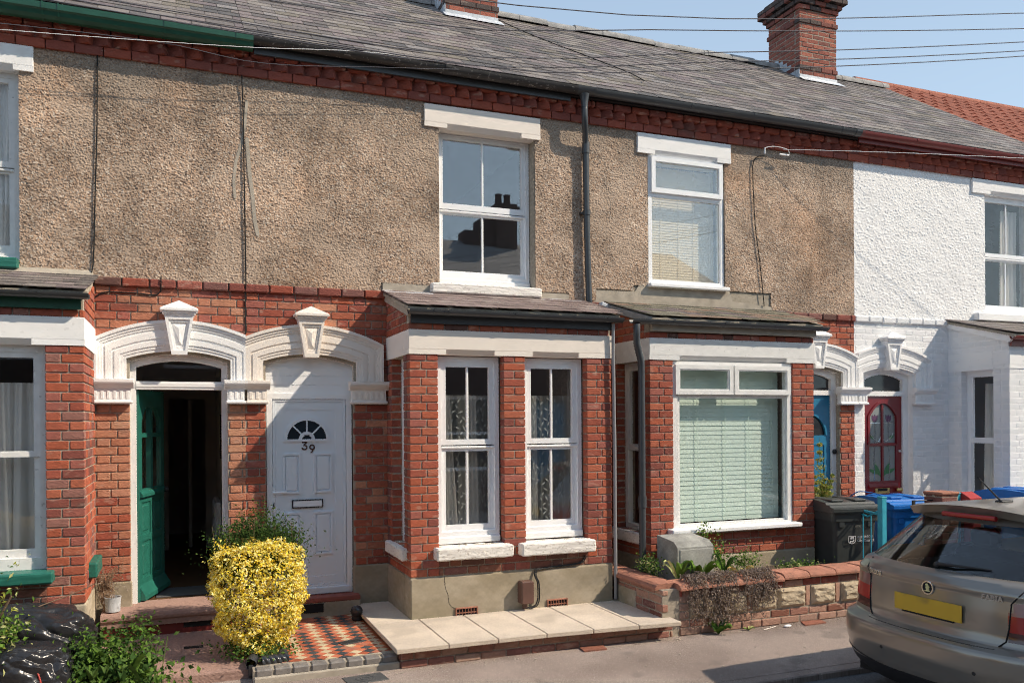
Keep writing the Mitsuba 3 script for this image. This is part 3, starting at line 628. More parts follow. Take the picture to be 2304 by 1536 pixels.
def chimney(h, x0, x1, y0, y1, zt):
    zb = EAVE_Z + (RIDGE_Y - y1 - EAVE_Y + RIDGE_Y) * .682 - .1; zb = 7.0; e = .006
    c = put(h, 'chimney', bx(x0 + e, x1 - e, y0 + e, y1 - e, zb, zt - .02), 'mat_mortar')
    f = EAVE_Z + (y0 - EAVE_Y) * .682
    t = [22, 22, 23, 24, 24, 24, 22, 24]
    bricks(c, rect(0, x1 - x0, f + .09, zt), (x0, y0), (1, 0), (0, -1), f + .09, t, 'stretcher', .05, depth=.1, H=.062, J=.013, jit=.003)
    side = Polygon([(0, zt), (y1 - y0 - .11, zt), (y1 - y0 - .11, f + .05), (max(0, y1 - RIDGE_Y), RIDGE_Z - .02), (0, RIDGE_Z - .05)])
    bricks(c, side, (x0, y1), (0, -1), (-1, 0), f + .09, t, 'stretcher', .08, depth=.06, H=.062, J=.013, jit=.003)
    # projecting courses (oversailing bands and cap)
    bands = [(f + .17, .016, [25, 23]), (f + .92, .022, [23, 25])]
    for z, p, tt in bands:
        if z + .07 < zt: 
            bricks(c, rect(-p, x1 - x0 + p, z, z + .07), (x0, y0 - p), (1, 0), (0, -1), z, tt, 'stretcher', depth=.1 + p, name='band_brick', H=.068)
            bricks(c, rect(-p, y1 - y0 - .1, z, z + .07), (x0 - p, y1), (0, -1), (-1, 0), z, tt, 'stretcher', depth=.1, name='band_brick', H=.068)
    if zt > 8.4:
        for k, p in enumerate((.03, .07, .13, .13, .05)):
            z = f + 1.14 + .075 * k; tt = [22, 23, 25] if k < 1 else [25, 25, 23]
            scene[uniq(c + '__cap_course')] = mikit.ply(bx(x0 - p + .006, x1 + p - .006, y0 - p + .006, y1 + p - .006, z, z + .068), 'mat_dark')
            bricks(c, rect(-p, x1 - x0 + p, z, z + .07), (x0, y0 - p), (1, 0), (0, -1), z, tt, 'stretcher', .11 * (k % 2), depth=.1, name='cap_brick', H=.067)
            bricks(c, rect(0, y1 - y0 + 2 * p - .1, z, z + .07), (x0 - p, y1 + p), (0, -1), (-1, 0), z, tt, 'stretcher', .11 * (k % 2), depth=.1, name='cap_brick', H=.067)
        zt2 = f + 1.14 + .375
        for dx, dy in ((.2, .62), (.52, .3)):
            put(c, 'chimney_pot', shift(lathe([(.0, 0), (.16, 0), (.15, .08), (.125, .14), (.115, .5), (.14, .54), (.14, .60), (.10, .60), (.095, .2), (0, .2)]), x0 + dx, y0 + dy, zt2), 'mat_terracotta', 40)
    # flashing
    fl = [trimesh.Trimesh(V([[x0 - .05, y0 - .16, f - .10], [x1 + .05, y0 - .16, f - .10], [x1 + .04, y0 - .012, f + .012], [x0 - .04, y0 - .012, f + .012]]) + V([0, 0, .03]), V([[0, 1, 2], [0, 2, 3]]), process=False),
          bx(x0 - .004, x1 + .004, y0 - .012, y0 - .002, f, f + .085)]
    v = []; n = 6
    for k in range(n):
        ya = y0 + (RIDGE_Y - y0) * k / n; yb = y0 + (RIDGE_Y - y0) * (k + 1) / n; za = f + (ya - y0) * .682
        fl.append(bx(x0 - .010, x0 - .001, ya, yb - .004, za - .02, za + .17))
    put(c, 'flashing', cat(fl), 'mat_lead')
    return c

# ------------------------------------------------------------------ house with the open green door (left)
h0 = thing('terraced_house', 'pebbledashed terraced house on the left with an open green front door and green eaves gutter', 'house', G_H)
UPW = {0: (-2.35, -1.262, 3.36, 4.975), 1: (2.466, 3.530, 3.34, 4.95), 2: (4.92, 5.945, 3.49, 4.955), 3: (10.17, 11.15, 3.36, 4.985)}
w0 = house_shell(h0, 0, 0.0, (-2.75, -.693), [UPW[0]], (lambda z: [10, 11, 13, 12, 10, 13] if 1.25 < z < 2.2 else [12, 14, 10, 1, 5, 12, 0]), lower_x=(-2.4, .57), imposts=[(-.725, -.40), (.40, .57)])
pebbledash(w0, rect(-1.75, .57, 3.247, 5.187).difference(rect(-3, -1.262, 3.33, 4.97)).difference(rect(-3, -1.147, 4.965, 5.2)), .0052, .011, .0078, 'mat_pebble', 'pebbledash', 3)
main_roof(h0, 0, -1.9, .57)
gutter_g = put(h0, 'gutter', ext_yz([(y_ - .062, z_ - .022) for y_, z_ in [(-.065, 5.395), (-.105, 5.385), (-.135, 5.388), (-.165, 5.41), (-.178, 5.44), (-.196, 5.452), (-.200, 5.50), (-.193, 5.50), (-.188, 5.46), (-.170, 5.445), (-.155, 5.415), (-.13, 5.398), (-.072, 5.403), (-.07, 5.50), (-.065, 5.50)]], -3.0, .645), 'mat_green_gutter', 25)
for x in (-1.05, -.93, -.1, .5): put(gutter_g, 'joint', ext_yz([(y_ - .064, z_ - .024) for y_, z_ in [(-.065, 5.391), (-.105, 5.381), (-.137, 5.384), (-.168, 5.407), (-.181, 5.437), (-.200, 5.450), (-.205, 5.506), (-.065, 5.506)]], x - .006, x + .006), 'mat_green_gutter')
bay0 = bay(h0, -2.75, -.693, [0, 1, 3, 5, 8, 8, 4, 7], [(-2.40, -.962, .83)], ('mat_white_old', 'mat_green_door'), 'mat_masonry_white', side_l=False, side_r=False, roof=(-2.8, -.655, -.70), sillz=.83, rag=.012, rbrick=True)
put(bay0, 'side_sill', rough_sill(-.74, -.632, -.62, -.14, .700, .825, 17, .004), 'mat_green_door')
put(bay0, 'fascia_board', bx(-2.75, -.71, -.915, -.89, 2.842, 2.955), 'mat_green_gutter')
gutter(bay0, -2.76, -.645, -.985, 2.955, .046, 'mat_black_gutter', (-.98,), .05)
put(bay0, 'sill', rough_sill(-2.5, -.905, -1.0, -.7, .742, .83, 5, .005), 'mat_green_door', label='chipped green painted sill')
b = put(bay0, 'window', cat([frame(-2.40, -.962, .83, 2.56, .05, -.80, -.70, wb=.09), frame(-2.35, -1.012, .915, 1.745, .042, -.772, -.735, wb=.07), frame(-2.35, -1.012, 1.70, 2.51, .042, -.790, -.752, wb=.042)]), 'mat_white_old')
pane(b, -2.31, -1.054, .985, 1.70, -.755); pane(b, -2.31, -1.054, 1.742, 2.468, -.770)
# plinth beside the door
put(h0, 'plinth', cat([cbox(-.70, -.405, -.014, .05, .1, .548, .008), cbox(.405, .765, -.014, .05, .1, .548, .008)]), 'mat_render')
s0 = door_surround(h0, 0.0, (-.71, .572), imp=[(-.722, -.392), (.398, .572)])
# frame, transom light, open leaf
fr = put(h0, 'door_frame', cat([ext_xz(arch(0, .418, 2.512, 2.582, .30).difference(arch(0, .366, 2.462, 2.525, .2)), .075, .165), bx(-.366, .366, .070, .16, 2.262, 2.335), bx(-.366, .366, .062, .10, 2.285, 2.318)]), 'mat_masonry_white')
pane(fr, 0, 0, 0, 0, .12, 'fanlight', poly=arch(0, .366, 2.462, 2.525, 2.335))
def panelled_leaf(w, hgt, glazed=True, d=.044):
    "door leaf in local x (hinge at 0), y thickness, z up"
    st = .095
    holes = []
    body = rect(0, w, 0, hgt); parts = []
    if glazed:
        tops = [rect(st, w / 2 - .03, 1.02, 1.50), rect(w / 2 + .03, w - st, 1.02, 1.50), rect(st, w / 2 - .03, 1.54, hgt - .16), rect(w / 2 + .03, w - st, 1.54, hgt - .16)]
        for i in (2, 3): tops[i] = tops[i].intersection(Polygon(arc_pts(st - .01, hgt - .30, w / 2, hgt - .12, w - st + .01, hgt - .30) + [(w, 0), (0, 0)]))
    else: tops = []
    lows = [rect(st, w / 2 - .035, .60, .90), rect(w / 2 + .035, w - st, .60, .90), rect(st, w / 2 - .035, .20, .54), rect(w / 2 + .035, w - st, .20, .54)]
    P = body
    for q in tops + lows: P = P.difference(q)
    parts.append(ext_xz(P, 0, d))
    for q in lows:
        x0, z0, x1, z1 = q.bounds
        parts += [bx(x0, x1, .014, .030, z0, z1), cbox(x0 + .03, x1 - .03, .004, .04, z0 + .03, z1 - .03, .012)]
    parts += [ext_yz([(-.055, .02), (-.055, .06), (.0, .15), (.0, .02)], 0, w), ext_yz([(-.03, .955), (-.03, .98), (0, 1.015), (0, .95)], .02, w - .02)]
    return cat(parts), tops
lm, tops = panelled_leaf(.735, 1.94)
ang = math.radians(74); M = np.eye(4); M[:3, 0] = [math.cos(ang), math.sin(ang), 0]; M[:3, 1] = [-math.sin(ang), math.cos(ang), 0]; M[:3, 3] = [-.352, .125, .325]
dr0 = put(h0, 'front_door', tf(lm, M), 'mat_green_door', label='open dark green panelled door')
for q in tops: put(dr0, 'pane', tf(ext_xz(q, .02, .024), M), 'mat_glass')
put(dr0, 'knob', tf(shift(trimesh.creation.icosphere(2, .026), .66, -.045, .98), M), 'mat_black', True)
put(dr0, 'letter_plate', tf(cbox(.25, .49, -.008, .002, .965, 1.01, .004), M), 'mat_brass')
put(dr0, 'edge_strip', tf(bx(-.02, -.001, -.01, .05, 0, 1.94), M), 'mat_green_door')
# doorstep
put(h0, 'doorstep', cat([ext_yz([(-.265, .245), (-.285, .262), (-.290, .285), (-.280, .305), (-.255, .318), (.17, .335), (.17, .20), (-.265, .20)], -.64, .52)]), 'mat_pink_concrete')
put(h0, 'step_riser', cbox(-.62, .50, -.235, .1, .05, .25, .006), 'mat_red_gutter')
ab = put(h0, 'air_brick', bx(.02, .25, -.240, -.232, .15, .225), 'mat_dark')
# hall behind the open door
HB = [bx(-.50, -.44, .24, 5.2, .3, 3.0), bx(.445, .50, .24, 5.2, .3, 3.0), bx(-.44, -.15, 3.6, 3.66, .3, 3.0), bx(.32, .445, 3.6, 3.66, .3, 3.0), bx(-.15, .32, 3.6, 3.66, 2.28, 3.0), bx(-.5, .5, 5.2, 5.25, .3, 3.0)]
put(h0, 'hall_wall', cat(HB), 'mat_hall')
put(h0, 'hall_floor', bx(-.44, .445, .1, 5.2, .3, .312), 'mat_floor')
put(h0, 'inner_door', cat([frame(-.19, .36, .25, 2.32, .05, 3.56, 3.62), cbox(.10, .145, 3.64, 4.3, .32, 2.26, .006)]), 'mat_hall')
rad = thing('radiator', 'white hall radiator on the right wall inside the open doorway', 'radiator')
scene[rad] = mikit.ply(cat([cbox(.36, .42, 1.55, 2.35, .46, 1.08, .012)] + [cbox(.352, .372, 1.58 + .06 * k, 1.615 + .06 * k, .49, 1.05, .008) for k in range(13)]), 'mat_white')
put(rad, 'pipe', tube([(.40, 1.6, .32), (.40, 1.6, .48)], .009), 'mat_chrome')
solo('doormat', 'grey doormat lying inside the open green door', 'doormat', cbox(-.22, .30, .36, .80, .312, .322, .004), 'mat_mat')
solo('picture_frame', 'dark narrow picture frame hanging on the right hall wall', 'picture frame', cbox(.425, .442, 1.5, 1.9, 1.55, 2.05, .004), 'mat_dark')
# upper window of the left house and curtains
put(h0, 'lintel', meas_lintel(-2.45, -1.148, 4.966, 5.185, -.030, .1, [(-2.3, -1.30)]), 'mat_masonry_white')
sash_window(h0, *UPW[0][:2], 3.36, 4.975, 4.16, .085, 'mat_white_old', .05, .04, (), .06)
put(h0, 'upper_sill', rough_sill(-2.4, -1.266, -.085, .12, 3.268, 3.362, 8, .004), 'mat_green_door')
put(h0, 'flaunching', cat([ext_yz([(-.09, 3.235), (-.005, 3.30), (.01, 3.235)], -1.8, -.70)]), 'mat_cement')

# ------------------------------------------------------------------ number 39
h1 = thing('terraced_house', 'terraced house numbered 39 with a white front door and brick bay with two tall windows', 'house', G_H)
w1 = house_shell(h1, 1, 1.17, (1.915, 3.958), [UPW[1]], [0, 1, 2, 3, 5, 8, 14, 10], imposts=[(.57, .775), (1.555, 1.90)])
patch = unary_union([rect(1.86, 2.36, 3.24, 3.335), rect(3.54, 3.92, 3.24, 3.33)])
win = rect(UPW[1][0], UPW[1][1], 3.26, 4.945)
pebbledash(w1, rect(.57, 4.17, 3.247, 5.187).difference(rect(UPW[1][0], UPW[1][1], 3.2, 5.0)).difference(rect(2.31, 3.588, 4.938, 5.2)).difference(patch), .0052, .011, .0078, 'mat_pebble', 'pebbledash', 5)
for q_ in (bx(1.88, 2.36, -.006, .02, 3.235, 3.335), bx(3.54, 3.95, -.006, .02, 3.235, 3.32), bx(UPW[1][0] - .02, UPW[1][0] + .003, .0, .1, 3.34, 4.95)): put(w1, 'cement_patch', q_, 'mat_cement')
crack = LineString([(.60, 4.95), (.585, 4.75), (.55, 4.55), (.50, 4.38), (.48, 4.2), (.49, 4.05)]).buffer(.013).union(LineString([(.60, 4.6), (.62, 4.3), (.65, 4.05), (.665, 3.85), (.69, 3.72)]).buffer(.017))
put(w1, 'filled_crack', ext_xz(crack, -.015, .0), 'mat_cement')
main_roof(h1, 1)
chimney(h1, 3.36, 4.11, 2.6, 3.38, 8.2)
g1 = put(h1, 'gutter', half_gutter(.645, 2.5, -.195, 5.480, .064), 'mat_old_gutter', 30)
put(g1, 'board', bx(.66, 3.9, -.125, -.100, 5.365, 5.44), 'mat_black_gutter')
g1b = put(h1, 'gutter', half_gutter(2.5, 3.93, -.200, 5.478, .068), 'mat_old_gutter', 30, label='old gutter with flaking black paint')
put(g1b, 'joint', half_gutter(2.47, 2.53, -.198, 5.484, .074, wall=.012), 'mat_old_gutter')
b1 = bay(h1, 1.915, 3.958, [0, 1, 3, 8, 8, 5, 9, 4], [(2.182, 2.820, .82), (3.038, 3.690, .815)], ('mat_white', 'mat_sill'), 'mat_cream', roof=(1.875, 3.995, 4.09), roof_tones=(14, 15, 16, 14, 17, 15))
put(b1, 'fascia_board', bx(1.925, 3.95, -.912, -.884, 2.838, 2.955), 'mat_black_gutter')
gutter(b1, 1.885, 4.03, -.982, 2.950, .048, 'mat_black_gutter', (2.12, 2.22, 2.255, 2.90, 3.5, 3.86), .07)
put(b1, 'verge', ext_yz([(-.99, 2.955), (-.90, 2.90), (.0, 3.15), (0.0, 3.235)], 1.895, 1.925), 'mat_cement')
put(b1, 'lead_flashing', cat([ext_yz([(-.16, 3.222), (-.16, 3.214), (.0, 3.255), (.0, 3.265)], 1.87, 2.36), ext_yz([(-.12, 3.232), (-.12, 3.224), (.0, 3.255), (.0, 3.265)], 3.54, 4.02)]), 'mat_lead')
for a, bb in ((2.182, 2.820), (3.038, 3.690)):
    sash_window(b1, a + .012, bb - .012, .822, 2.552, 1.735, -.775, 'mat_white', .045, .048, (.5,), .11, lowdrop=.01, glass='mat_double_glass')
put(b1, 'sill', rough_sill(2.130, 2.868, -1.0, -.72, .700, .812, 11), 'mat_sill')
put(b1, 'sill', rough_sill(2.955, 3.722, -1.0, -.72, .692, .808, 12), 'mat_sill')
for x in (2.33, 3.245):
    a_ = put(b1, 'air_brick', cat([frame(x, x + .215, .155, .250, .010, -.905, -.87)] + [bx(x + .008 + .028 * k, x + .012 + .028 * k, -.900, -.87, .16, .245) for k in range(1, 8)] + [bx(x, x + .215, -.898, -.87, .198, .206)]), 'mat_terracotta')
    put(a_, 'void', bx(x + .005, x + .21, -.8885, -.87, .16, .245), 'mat_dark')
mbx = put(b1, 'meter_box', cat([cbox(2.945, 3.075, -.985, -.88, .245, .455, .012), cbox(2.952, 3.068, -.99, -.98, .25, .45, .006), cbox(2.985, 3.03, -.93, -.90, .19, .25, .006)]), 'mat_brownbox')
cb = smooth_path([(3.0, -.92, .2), (3.05, -.925, .2), (3.11, -.93, .22), (3.135, -.93, .30), (3.135, -.925, .42), (3.11, -.91, .50), (3.12, -.90, .545), (3.2, -.895, .556), (3.5, -.892, .570), (3.60, -.892, .583), (3.65, -.892, .645)])
put(b1, 'cable', cat([tube(cb, .007, 6), tube(cb + V([.014, -.004, -.006]), .006, 6)]), 'mat_black', True)
put(b1, 'crack', tube(smooth_path([(2.23, -.8865, .545), (2.235, -.8865, .45), (2.26, -.8865, .38), (2.27, -.8865, .30), (2.335, -.8865, .24)], 4), .0022, 5), 'mat_dark')
dp = smooth_path([(3.945, -.95, 2.90), (3.945, -.94, 2.80), (3.955, -.93, 2.70), (3.962, -.915, 2.6), (3.972, -.90, .30)], 3)
put(b1, 'waste_pipe', tube([(3.958, -.93, 2.90), (3.960, -.92, 2.6), (3.972, -.915, 1.7), (3.976, -.912, .2)], .017, 12), 'mat_pipe_grey', True)
# door surround and door of number 39
s1 = door_surround(h1, 1.17, (.572, 1.90), mt='mat_cream', imp=[(.574, .772), (1.548, 1.905)])
put(h1, 'plinth', cbox(1.575, 1.92, -.014, .05, .1, .55, .01), 'mat_render')
fr1 = put(h1, 'door_frame', cat([frame(.765, 1.572, .288, 2.23, .052, .055, .125, wb=.072), ext_xz(arch(1.17, .414, 2.51, 2.58, 2.23).difference(rect(0, 3, 2.2, 2.232)), .078, .11)]), 'mat_white')
for z in (2.30, 2.39, 2.475): put(fr1, 'cladding_board', ext_xz(arch(1.17, .413, 2.508, 2.578, 2.2).intersection(rect(0, 3, z - .072, z + .008)), .070, .08), 'mat_white')
lf = put(h1, 'front_door', cat([frame(.822, 1.514, .362, 2.175, .022, .066, .11), bx(.84, 1.495, .080, .11, .38, 2.16), frame(.846, 1.490, .386, 2.15, .075, .074, .085), cbox(.79, 1.55, .04, .07, .29, .355, .006)]), 'mat_door_white', label='white plastic front door with half round fanlight')
def raised(x0, x1, z0, z1): return cat([frame(x0, x1, z0, z1, .018, .060, .081), cbox(x0 + .030, x1 - .030, .066, .082, z0 + .030, z1 - .030, .010)])
for q in ((.912, 1.080, 1.27, 1.655), (1.205, 1.383, 1.27, 1.655), (.910, 1.086, .67, 1.088), (1.20, 1.386, .67, 1.088)): put(lf, 'panel', raised(*q), 'mat_door_white')
def fan(r, cx=1.142, cz=1.79): return Polygon([(cx + r * 1.02 * math.cos(t), cz + r * math.sin(t)) for t in np.linspace(0, math.pi, 30)])
put(lf, 'fanlight', fix(ext_xz(fan(.185), .0765, .079)), 'mat_glass_dark')
fb = [ext_xz(fan(.212).difference(fan(.182)).difference(rect(0, 3, 1.0, 1.79)), .060, .08), bx(.918, 1.366, .060, .08, 1.768, 1.792), ext_xz(fan(.075).union(rect(1.06, 1.224, 1.77, 1.79)).difference(fan(.045)), .058, .08)]
for t in (45, 90, 135):
    m = bx(.04, .19, .064, .08, -.007, .007); fb.append(shift(tf(m, rotm([0, 1, 0], -math.radians(t))), 1.142, 0, 1.79))
put(lf, 'fanlight_bar', cat(fb), 'mat_door_white')
put(lf, 'letter_plate', cat([frame(.998, 1.292, 1.128, 1.208, .008, .060, .08)]), 'mat_black')
put(lf, 'letter_flap', cbox(1.007, 1.283, .064, .08, 1.137, 1.199, .004), 'mat_white')
put(lf, 'handle', cat([cbox(.812, .842, .058, .075, 1.10, 1.34, .006), tube([(.827, .06, 1.285), (.827, .035, 1.285), (.85, .030, 1.285), (.945, .032, 1.288)], .010, 8)]), 'mat_white', 40)
put(lf, 'lock', cbox(.821, .833, .052, .06, 1.15, 1.19, .003), 'mat_dark')
t3 = shift(meshkit.text_mesh('3', .078, .004, True), 1.085, 0, 0); t9 = shift(meshkit.text_mesh('9', .078, .004, True), 1.155, 0, 0)
RX = V([[1, 0, 0, 0], [0, 0, -1, .075], [0, 1, 0, 0], [0, 0, 0, 1.]])
put(lf, 'number', cat([shift(tf(t3, RX), 0, 0, 1.690), shift(tf(t9, RX), 0, 0, 1.660)]), 'mat_number')
st = put(h1, 'doorstep', cat([cbox(.72, 1.62, -.10, .10, .235, .285, .008)]), 'mat_redstep')
put(h1, 'step_riser', cat([cbox(.72, 1.62, -.095, .05, .08, .235, .004)]), 'mat_render')
for x in (1.02,): put(h1, 'air_brick', cat([bx(x, x + .24, -.099, -.09, .15, .225), frame(x - .004, x + .244, .146, .229, .008, -.103, -.09)] + [bx(x + .02 + .026 * k, x + .028 + .026 * k, -.103, -.09, .15, .225) for k in range(8)]), 'mat_dark')
# upper window
put(h1, 'lintel', meas_lintel(2.312, 3.586, 4.938, 5.165, -.032, .12, [(2.55, 3.37)]), 'mat_cream')
sash_window(h1, UPW[1][0] + .008, UPW[1][1] - .008, 3.375, 4.975, 4.165, .150, 'mat_white', .042, .040, (.5,), .11, midw=.06, lowdrop=.0, glass='mat_double_glass')
put(h1, 'upper_sill', rough_sill(2.362, 3.565, -.10, .20, 3.252, 3.352, 21, .007), 'mat_sill')

# ------------------------------------------------------------------ the blind-windowed house (41)
h2 = thing('terraced_house', 'terraced house with pale green blind in its wide bay window and a blue front door', 'house', G_H)
w2 = house_shell(h2, 2, 7.24, (4.395, 6.467), [UPW[2]], [0, 1, 2, 3, 5, 8, 14], imposts=[(6.5, 6.86), (7.59, 7.885)])
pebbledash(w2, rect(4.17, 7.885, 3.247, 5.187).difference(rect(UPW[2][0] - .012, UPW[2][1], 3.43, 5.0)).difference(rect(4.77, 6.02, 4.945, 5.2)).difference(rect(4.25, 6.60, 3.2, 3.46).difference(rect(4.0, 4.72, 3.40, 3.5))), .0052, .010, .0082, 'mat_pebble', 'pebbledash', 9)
for q_ in (ext_xz(Polygon([(4.24, 3.235), (6.62, 3.235), (6.61, 3.30), (6.05, 3.34), (6.0, 3.47), (4.80, 3.48), (4.74, 3.39), (4.25, 3.38)]), -.007, .02), bx(UPW[2][0] - .06, UPW[2][0] - .01, -.005, .02, 3.4, 3.9)): put(w2, 'cement_patch', q_, 'mat_cement')
main_roof(h2, 2)
g2 = gutter(h2, 4.02, 7.84, -.195, 5.482, .066, 'mat_black_gutter', (5.35, 6.2, 7.5), .05, (7.75,))
put(g2, 'outlet', cat([half_gutter(3.915, 4.14, -.195, 5.486, .074, wall=.006), shift(lathe([(.0, .04), (.055, .04), (.045, 0), (.036, -.05), (.036, -.10), (0, -.1)]), 4.03, -.195, 5.385)]), 'mat_black_gutter', 40)
put(h2, 'downpipe', tube(smooth_path([(4.03, -.195, 5.32), (4.03, -.195, 5.22), (4.04, -.18, 5.14), (4.075, -.12, 5.03), (4.098, -.075, 4.95), (4.105, -.07, 4.86), (4.108, -.068, 4.4), (4.135, -.068, 3.2)], 5), .034, 14), 'mat_black_gutter', True)
put(h2, 'pipe_clip', cat([shift(lathe([(.036, -.025), (.041, -.025), (.041, .025), (.036, .025)]), 4.112, -.068, 4.20), bx(4.05, 4.10, -.06, 0, 4.19, 4.21)]), 'mat_black_gutter', 40)
put(h2, 'pipe_clip', shift(lathe([(.036, -.06), (.042, -.06), (.042, .06), (.036, .06)]), 4.105, -.07, 4.90), 'mat_black_gutter', 40)
b2 = bay(h2, 4.395, 6.467, [0, 1, 3, 4, 5, 8, 9], [(4.668, 6.182, .82)], ('mat_white_old', 'mat_sill'), 'mat_white_old', side_r=False, roof=(4.36, 6.49, 6.86), roof_tones=(10, 11, 12, 13, 10, 11, 5), rag=.016, big=True)
put(b2, 'eaves_board', bx(4.40, 6.46, -.93, -.884, 2.848, 2.950), 'mat_cement')
gutter(b2, 4.13, 6.56, -.985, 2.948, .046, 'mat_black_gutter', (4.60, 5.22, 5.85, 6.45), .05)
put(b2, 'verge_board', ext_yz([(-1.0, 2.97), (-.98, 2.91), (.0, 3.17), (0.0, 3.24)], 4.345, 4.372), 'mat_ridge')
put(b2, 'lead_flashing', tf(cbox(0, .10, -.05, .05, 0, .05, .01), rotm([0, 1, 0], .3) + V([[0, 0, 0, 4.26], [0, 0, 0, -.05], [0, 0, 0, 3.20], [0, 0, 0, 0]])), 'mat_lead')
dq = smooth_path([(4.19, -.985, 2.90), (4.19, -.98, 2.75), (4.20, -.97, 2.68), (4.255, -.95, 2.56), (4.262, -.945, 2.48), (4.262, -.945, 1.2), (4.262, -.945, .05)], 5)
put(b2, 'downpipe', tube(dq, .034, 14), 'mat_black_gutter', True)
put(b2, 'pipe_joint', shift(lathe([(.036, -.06), (.043, -.06), (.043, .05), (.036, .05)]), 4.262, -.945, 1.15), 'mat_black_gutter', 40)
bw = put(b2, 'window', cat([frame(4.672, 6.178, .835, 2.555, .060, -.86, -.78, wb=.03), frame(4.75, 6.13, .86, 2.20, .022, -.835, -.79), bx(4.70, 6.15, -.845, -.785, 2.195, 2.232), bx(5.392, 5.442, -.85, -.79, 2.23, 2.51)]), 'mat_white_old')
pane(bw, 4.77, 6.112, .88, 2.18, -.81)
for a, bb in ((4.70, 5.405), (5.425, 6.15)):
    s_ = put(bw, 'top_light', cat([frame(a, bb, 2.215, 2.520, .045, -.885, -.845), frame(a + .04, bb - .04, 2.255, 2.48, .016, -.878, -.85)]), 'mat_white_old'); pane(s_, a + .055, bb - .055, 2.27, 2.465, -.860)
put(b2, 'sill', cbox(4.592, 6.215, -.985, -.80, .800, .845, .008), 'mat_white')
s2 = door_surround(h2, 7.24, (6.49, 7.887), imp=[(7.60, 7.887)])
fr2 = put(h2, 'door_frame', cat([ext_xz(arch(7.24, .418, 2.512, 2.582, .25).difference(arch(7.24, .34, 2.45, 2.52, .2)), .075, .165), bx(6.9, 7.58, .070, .16, 2.25, 2.31)]), 'mat_masonry_white')
put(fr2, 'fanlight', ext_xz(arch(7.24, .34, 2.45, 2.52, 2.31), .12, .123), 'mat_glass_dark')
d2 = put(h2, 'front_door', cat([ext_xz(rect(6.90, 7.58, .30, 2.25).difference(fan(.26, 7.24, 1.75)), .10, .14), bx(6.9, 7.58, .122, .14, .3, 2.25), frame(7.29, 7.50, 1.1, 1.65, .02, .09, .10), frame(7.0, 7.2, 1.1, 1.65, .02, .09, .10), frame(7.29, 7.50, .45, 1.0, .02, .09, .10), cat([ext_xz(fan(.285, 7.24, 1.75).difference(fan(.26, 7.24, 1.75)), .09, .11)])]), 'mat_blue_door', label='blue front door')
put(d2, 'fanlight', ext_xz(fan(.26, 7.24, 1.75), .118, .1215), 'mat_glass_dark')
put(h2, 'door_bell', shift(tf(lathe([(0, 0), (.03, 0), (.034, .01), (.02, .02), (0, .022)], 16), V([[1, 0, 0, 0], [0, 0, -1, 0], [0, 1, 0, 0], [0, 0, 0, 1.]])), 7.622, .072, 1.545), 'mat_black', 30)
put(h2, 'plinth', cat([cbox(6.47, 6.8, -.014, .05, .1, .55, .01), cbox(7.66, 7.885, -.014, .05, .1, .55, .01)]), 'mat_render')
put(h2, 'lintel', meas_lintel(4.770, 6.020, 4.945, 5.168, -.034, .12, [(4.99, 5.83)]), 'mat_masonry_white')
uw = put(h2, 'upper_window', cat([frame(4.925, 5.94, 3.49, 4.95, .040, .012, .09), bx(4.96, 5.91, .010, .07, 4.485, 4.53), cbox(4.90, 5.97, -.075, .03, 3.448, 3.492, .008)]), 'mat_white')
tl = put(uw, 'top_light', cat([frame(4.955, 5.912, 4.522, 4.925, .050, -.022, .012), frame(4.995, 5.872, 4.562, 4.885, .016, -.014, .01)]), 'mat_white'); pane(tl, 5.01, 5.857, 4.578, 4.87, .002, mt='mat_double_glass')
put(uw, 'bead', frame(4.96, 5.905, 3.53, 4.488, .016, .016, .04), 'mat_white'); pane(uw, 4.975, 5.89, 3.545, 4.472, .035, mt='mat_double_glass')

# ------------------------------------------------------------------ white painted house (43)
h3 = thing('terraced_house', 'white painted terraced house with a glossy red front door and red gutter', 'house', G_H)
w3 = house_shell(h3, 3, 8.44, (9.485, 11.55), [UPW[3]], [26, 27], white=True, imposts=[(7.885, 8.07), (8.82, 9.18)])
pebbledash(w3, rect(7.885, 11.3, 3.247, 5.187).difference(rect(UPW[3][0], 12, 3.2, 5.0)).difference(rect(9.91, 12, 4.985, 5.2)), .006, .011, .0075, 'mat_masonry_white', 'stippled_render', 15, soft=True)
main_roof(h3, 3)
put(h3, 'verge_board', cat([ext_yz([(EAVE_Y, EAVE_Z - .10), (RIDGE_Y, RIDGE_Z - .10), (RIDGE_Y, RIDGE_Z), (EAVE_Y, EAVE_Z)], 11.65, 11.675)]), 'mat_ridge')
chimney(h3, 9.30, 10.05, 2.6, 3.36, 8.62)
gutter(h3, 7.80, 11.67, -.195, 5.482, .066, 'mat_red_gutter', (8.7, 9.7, 10.5), .05)
put(h3, 'fascia_board', bx(7.84, 11.66, -.15, -.131, 5.375, 5.46), 'mat_red_gutter')
b3 = bay(h3, 9.485, 11.55, [26, 27], [(9.76, 10.40, .82), (10.62, 11.28, .82)], ('mat_white', 'mat_masonry_white'), 'mat_masonry_white', side_r=False, roof=(9.43, 11.6, 11.6), white=True, roof_tones=(3, 9, 4, 7))
for a, bb in ((9.76, 10.40), (10.62, 11.28)): sash_window(b3, a + .01, bb - .01, .822, 2.552, 1.735, -.775, 'mat_white', .045, .048, (.5,), .11)
put(b3, 'fascia_board', bx(9.49, 11.54, -.912, -.884, 2.838, 2.955), 'mat_red_gutter')
gutter(b3, 9.42, 11.58, -.982, 2.950, .048, 'mat_red_gutter', (9.9,), .07)
put(b3, 'verge', ext_yz([(-.99, 2.955), (-.90, 2.88), (.0, 3.15), (0.0, 3.235)], 9.45, 9.486), 'mat_masonry_white')
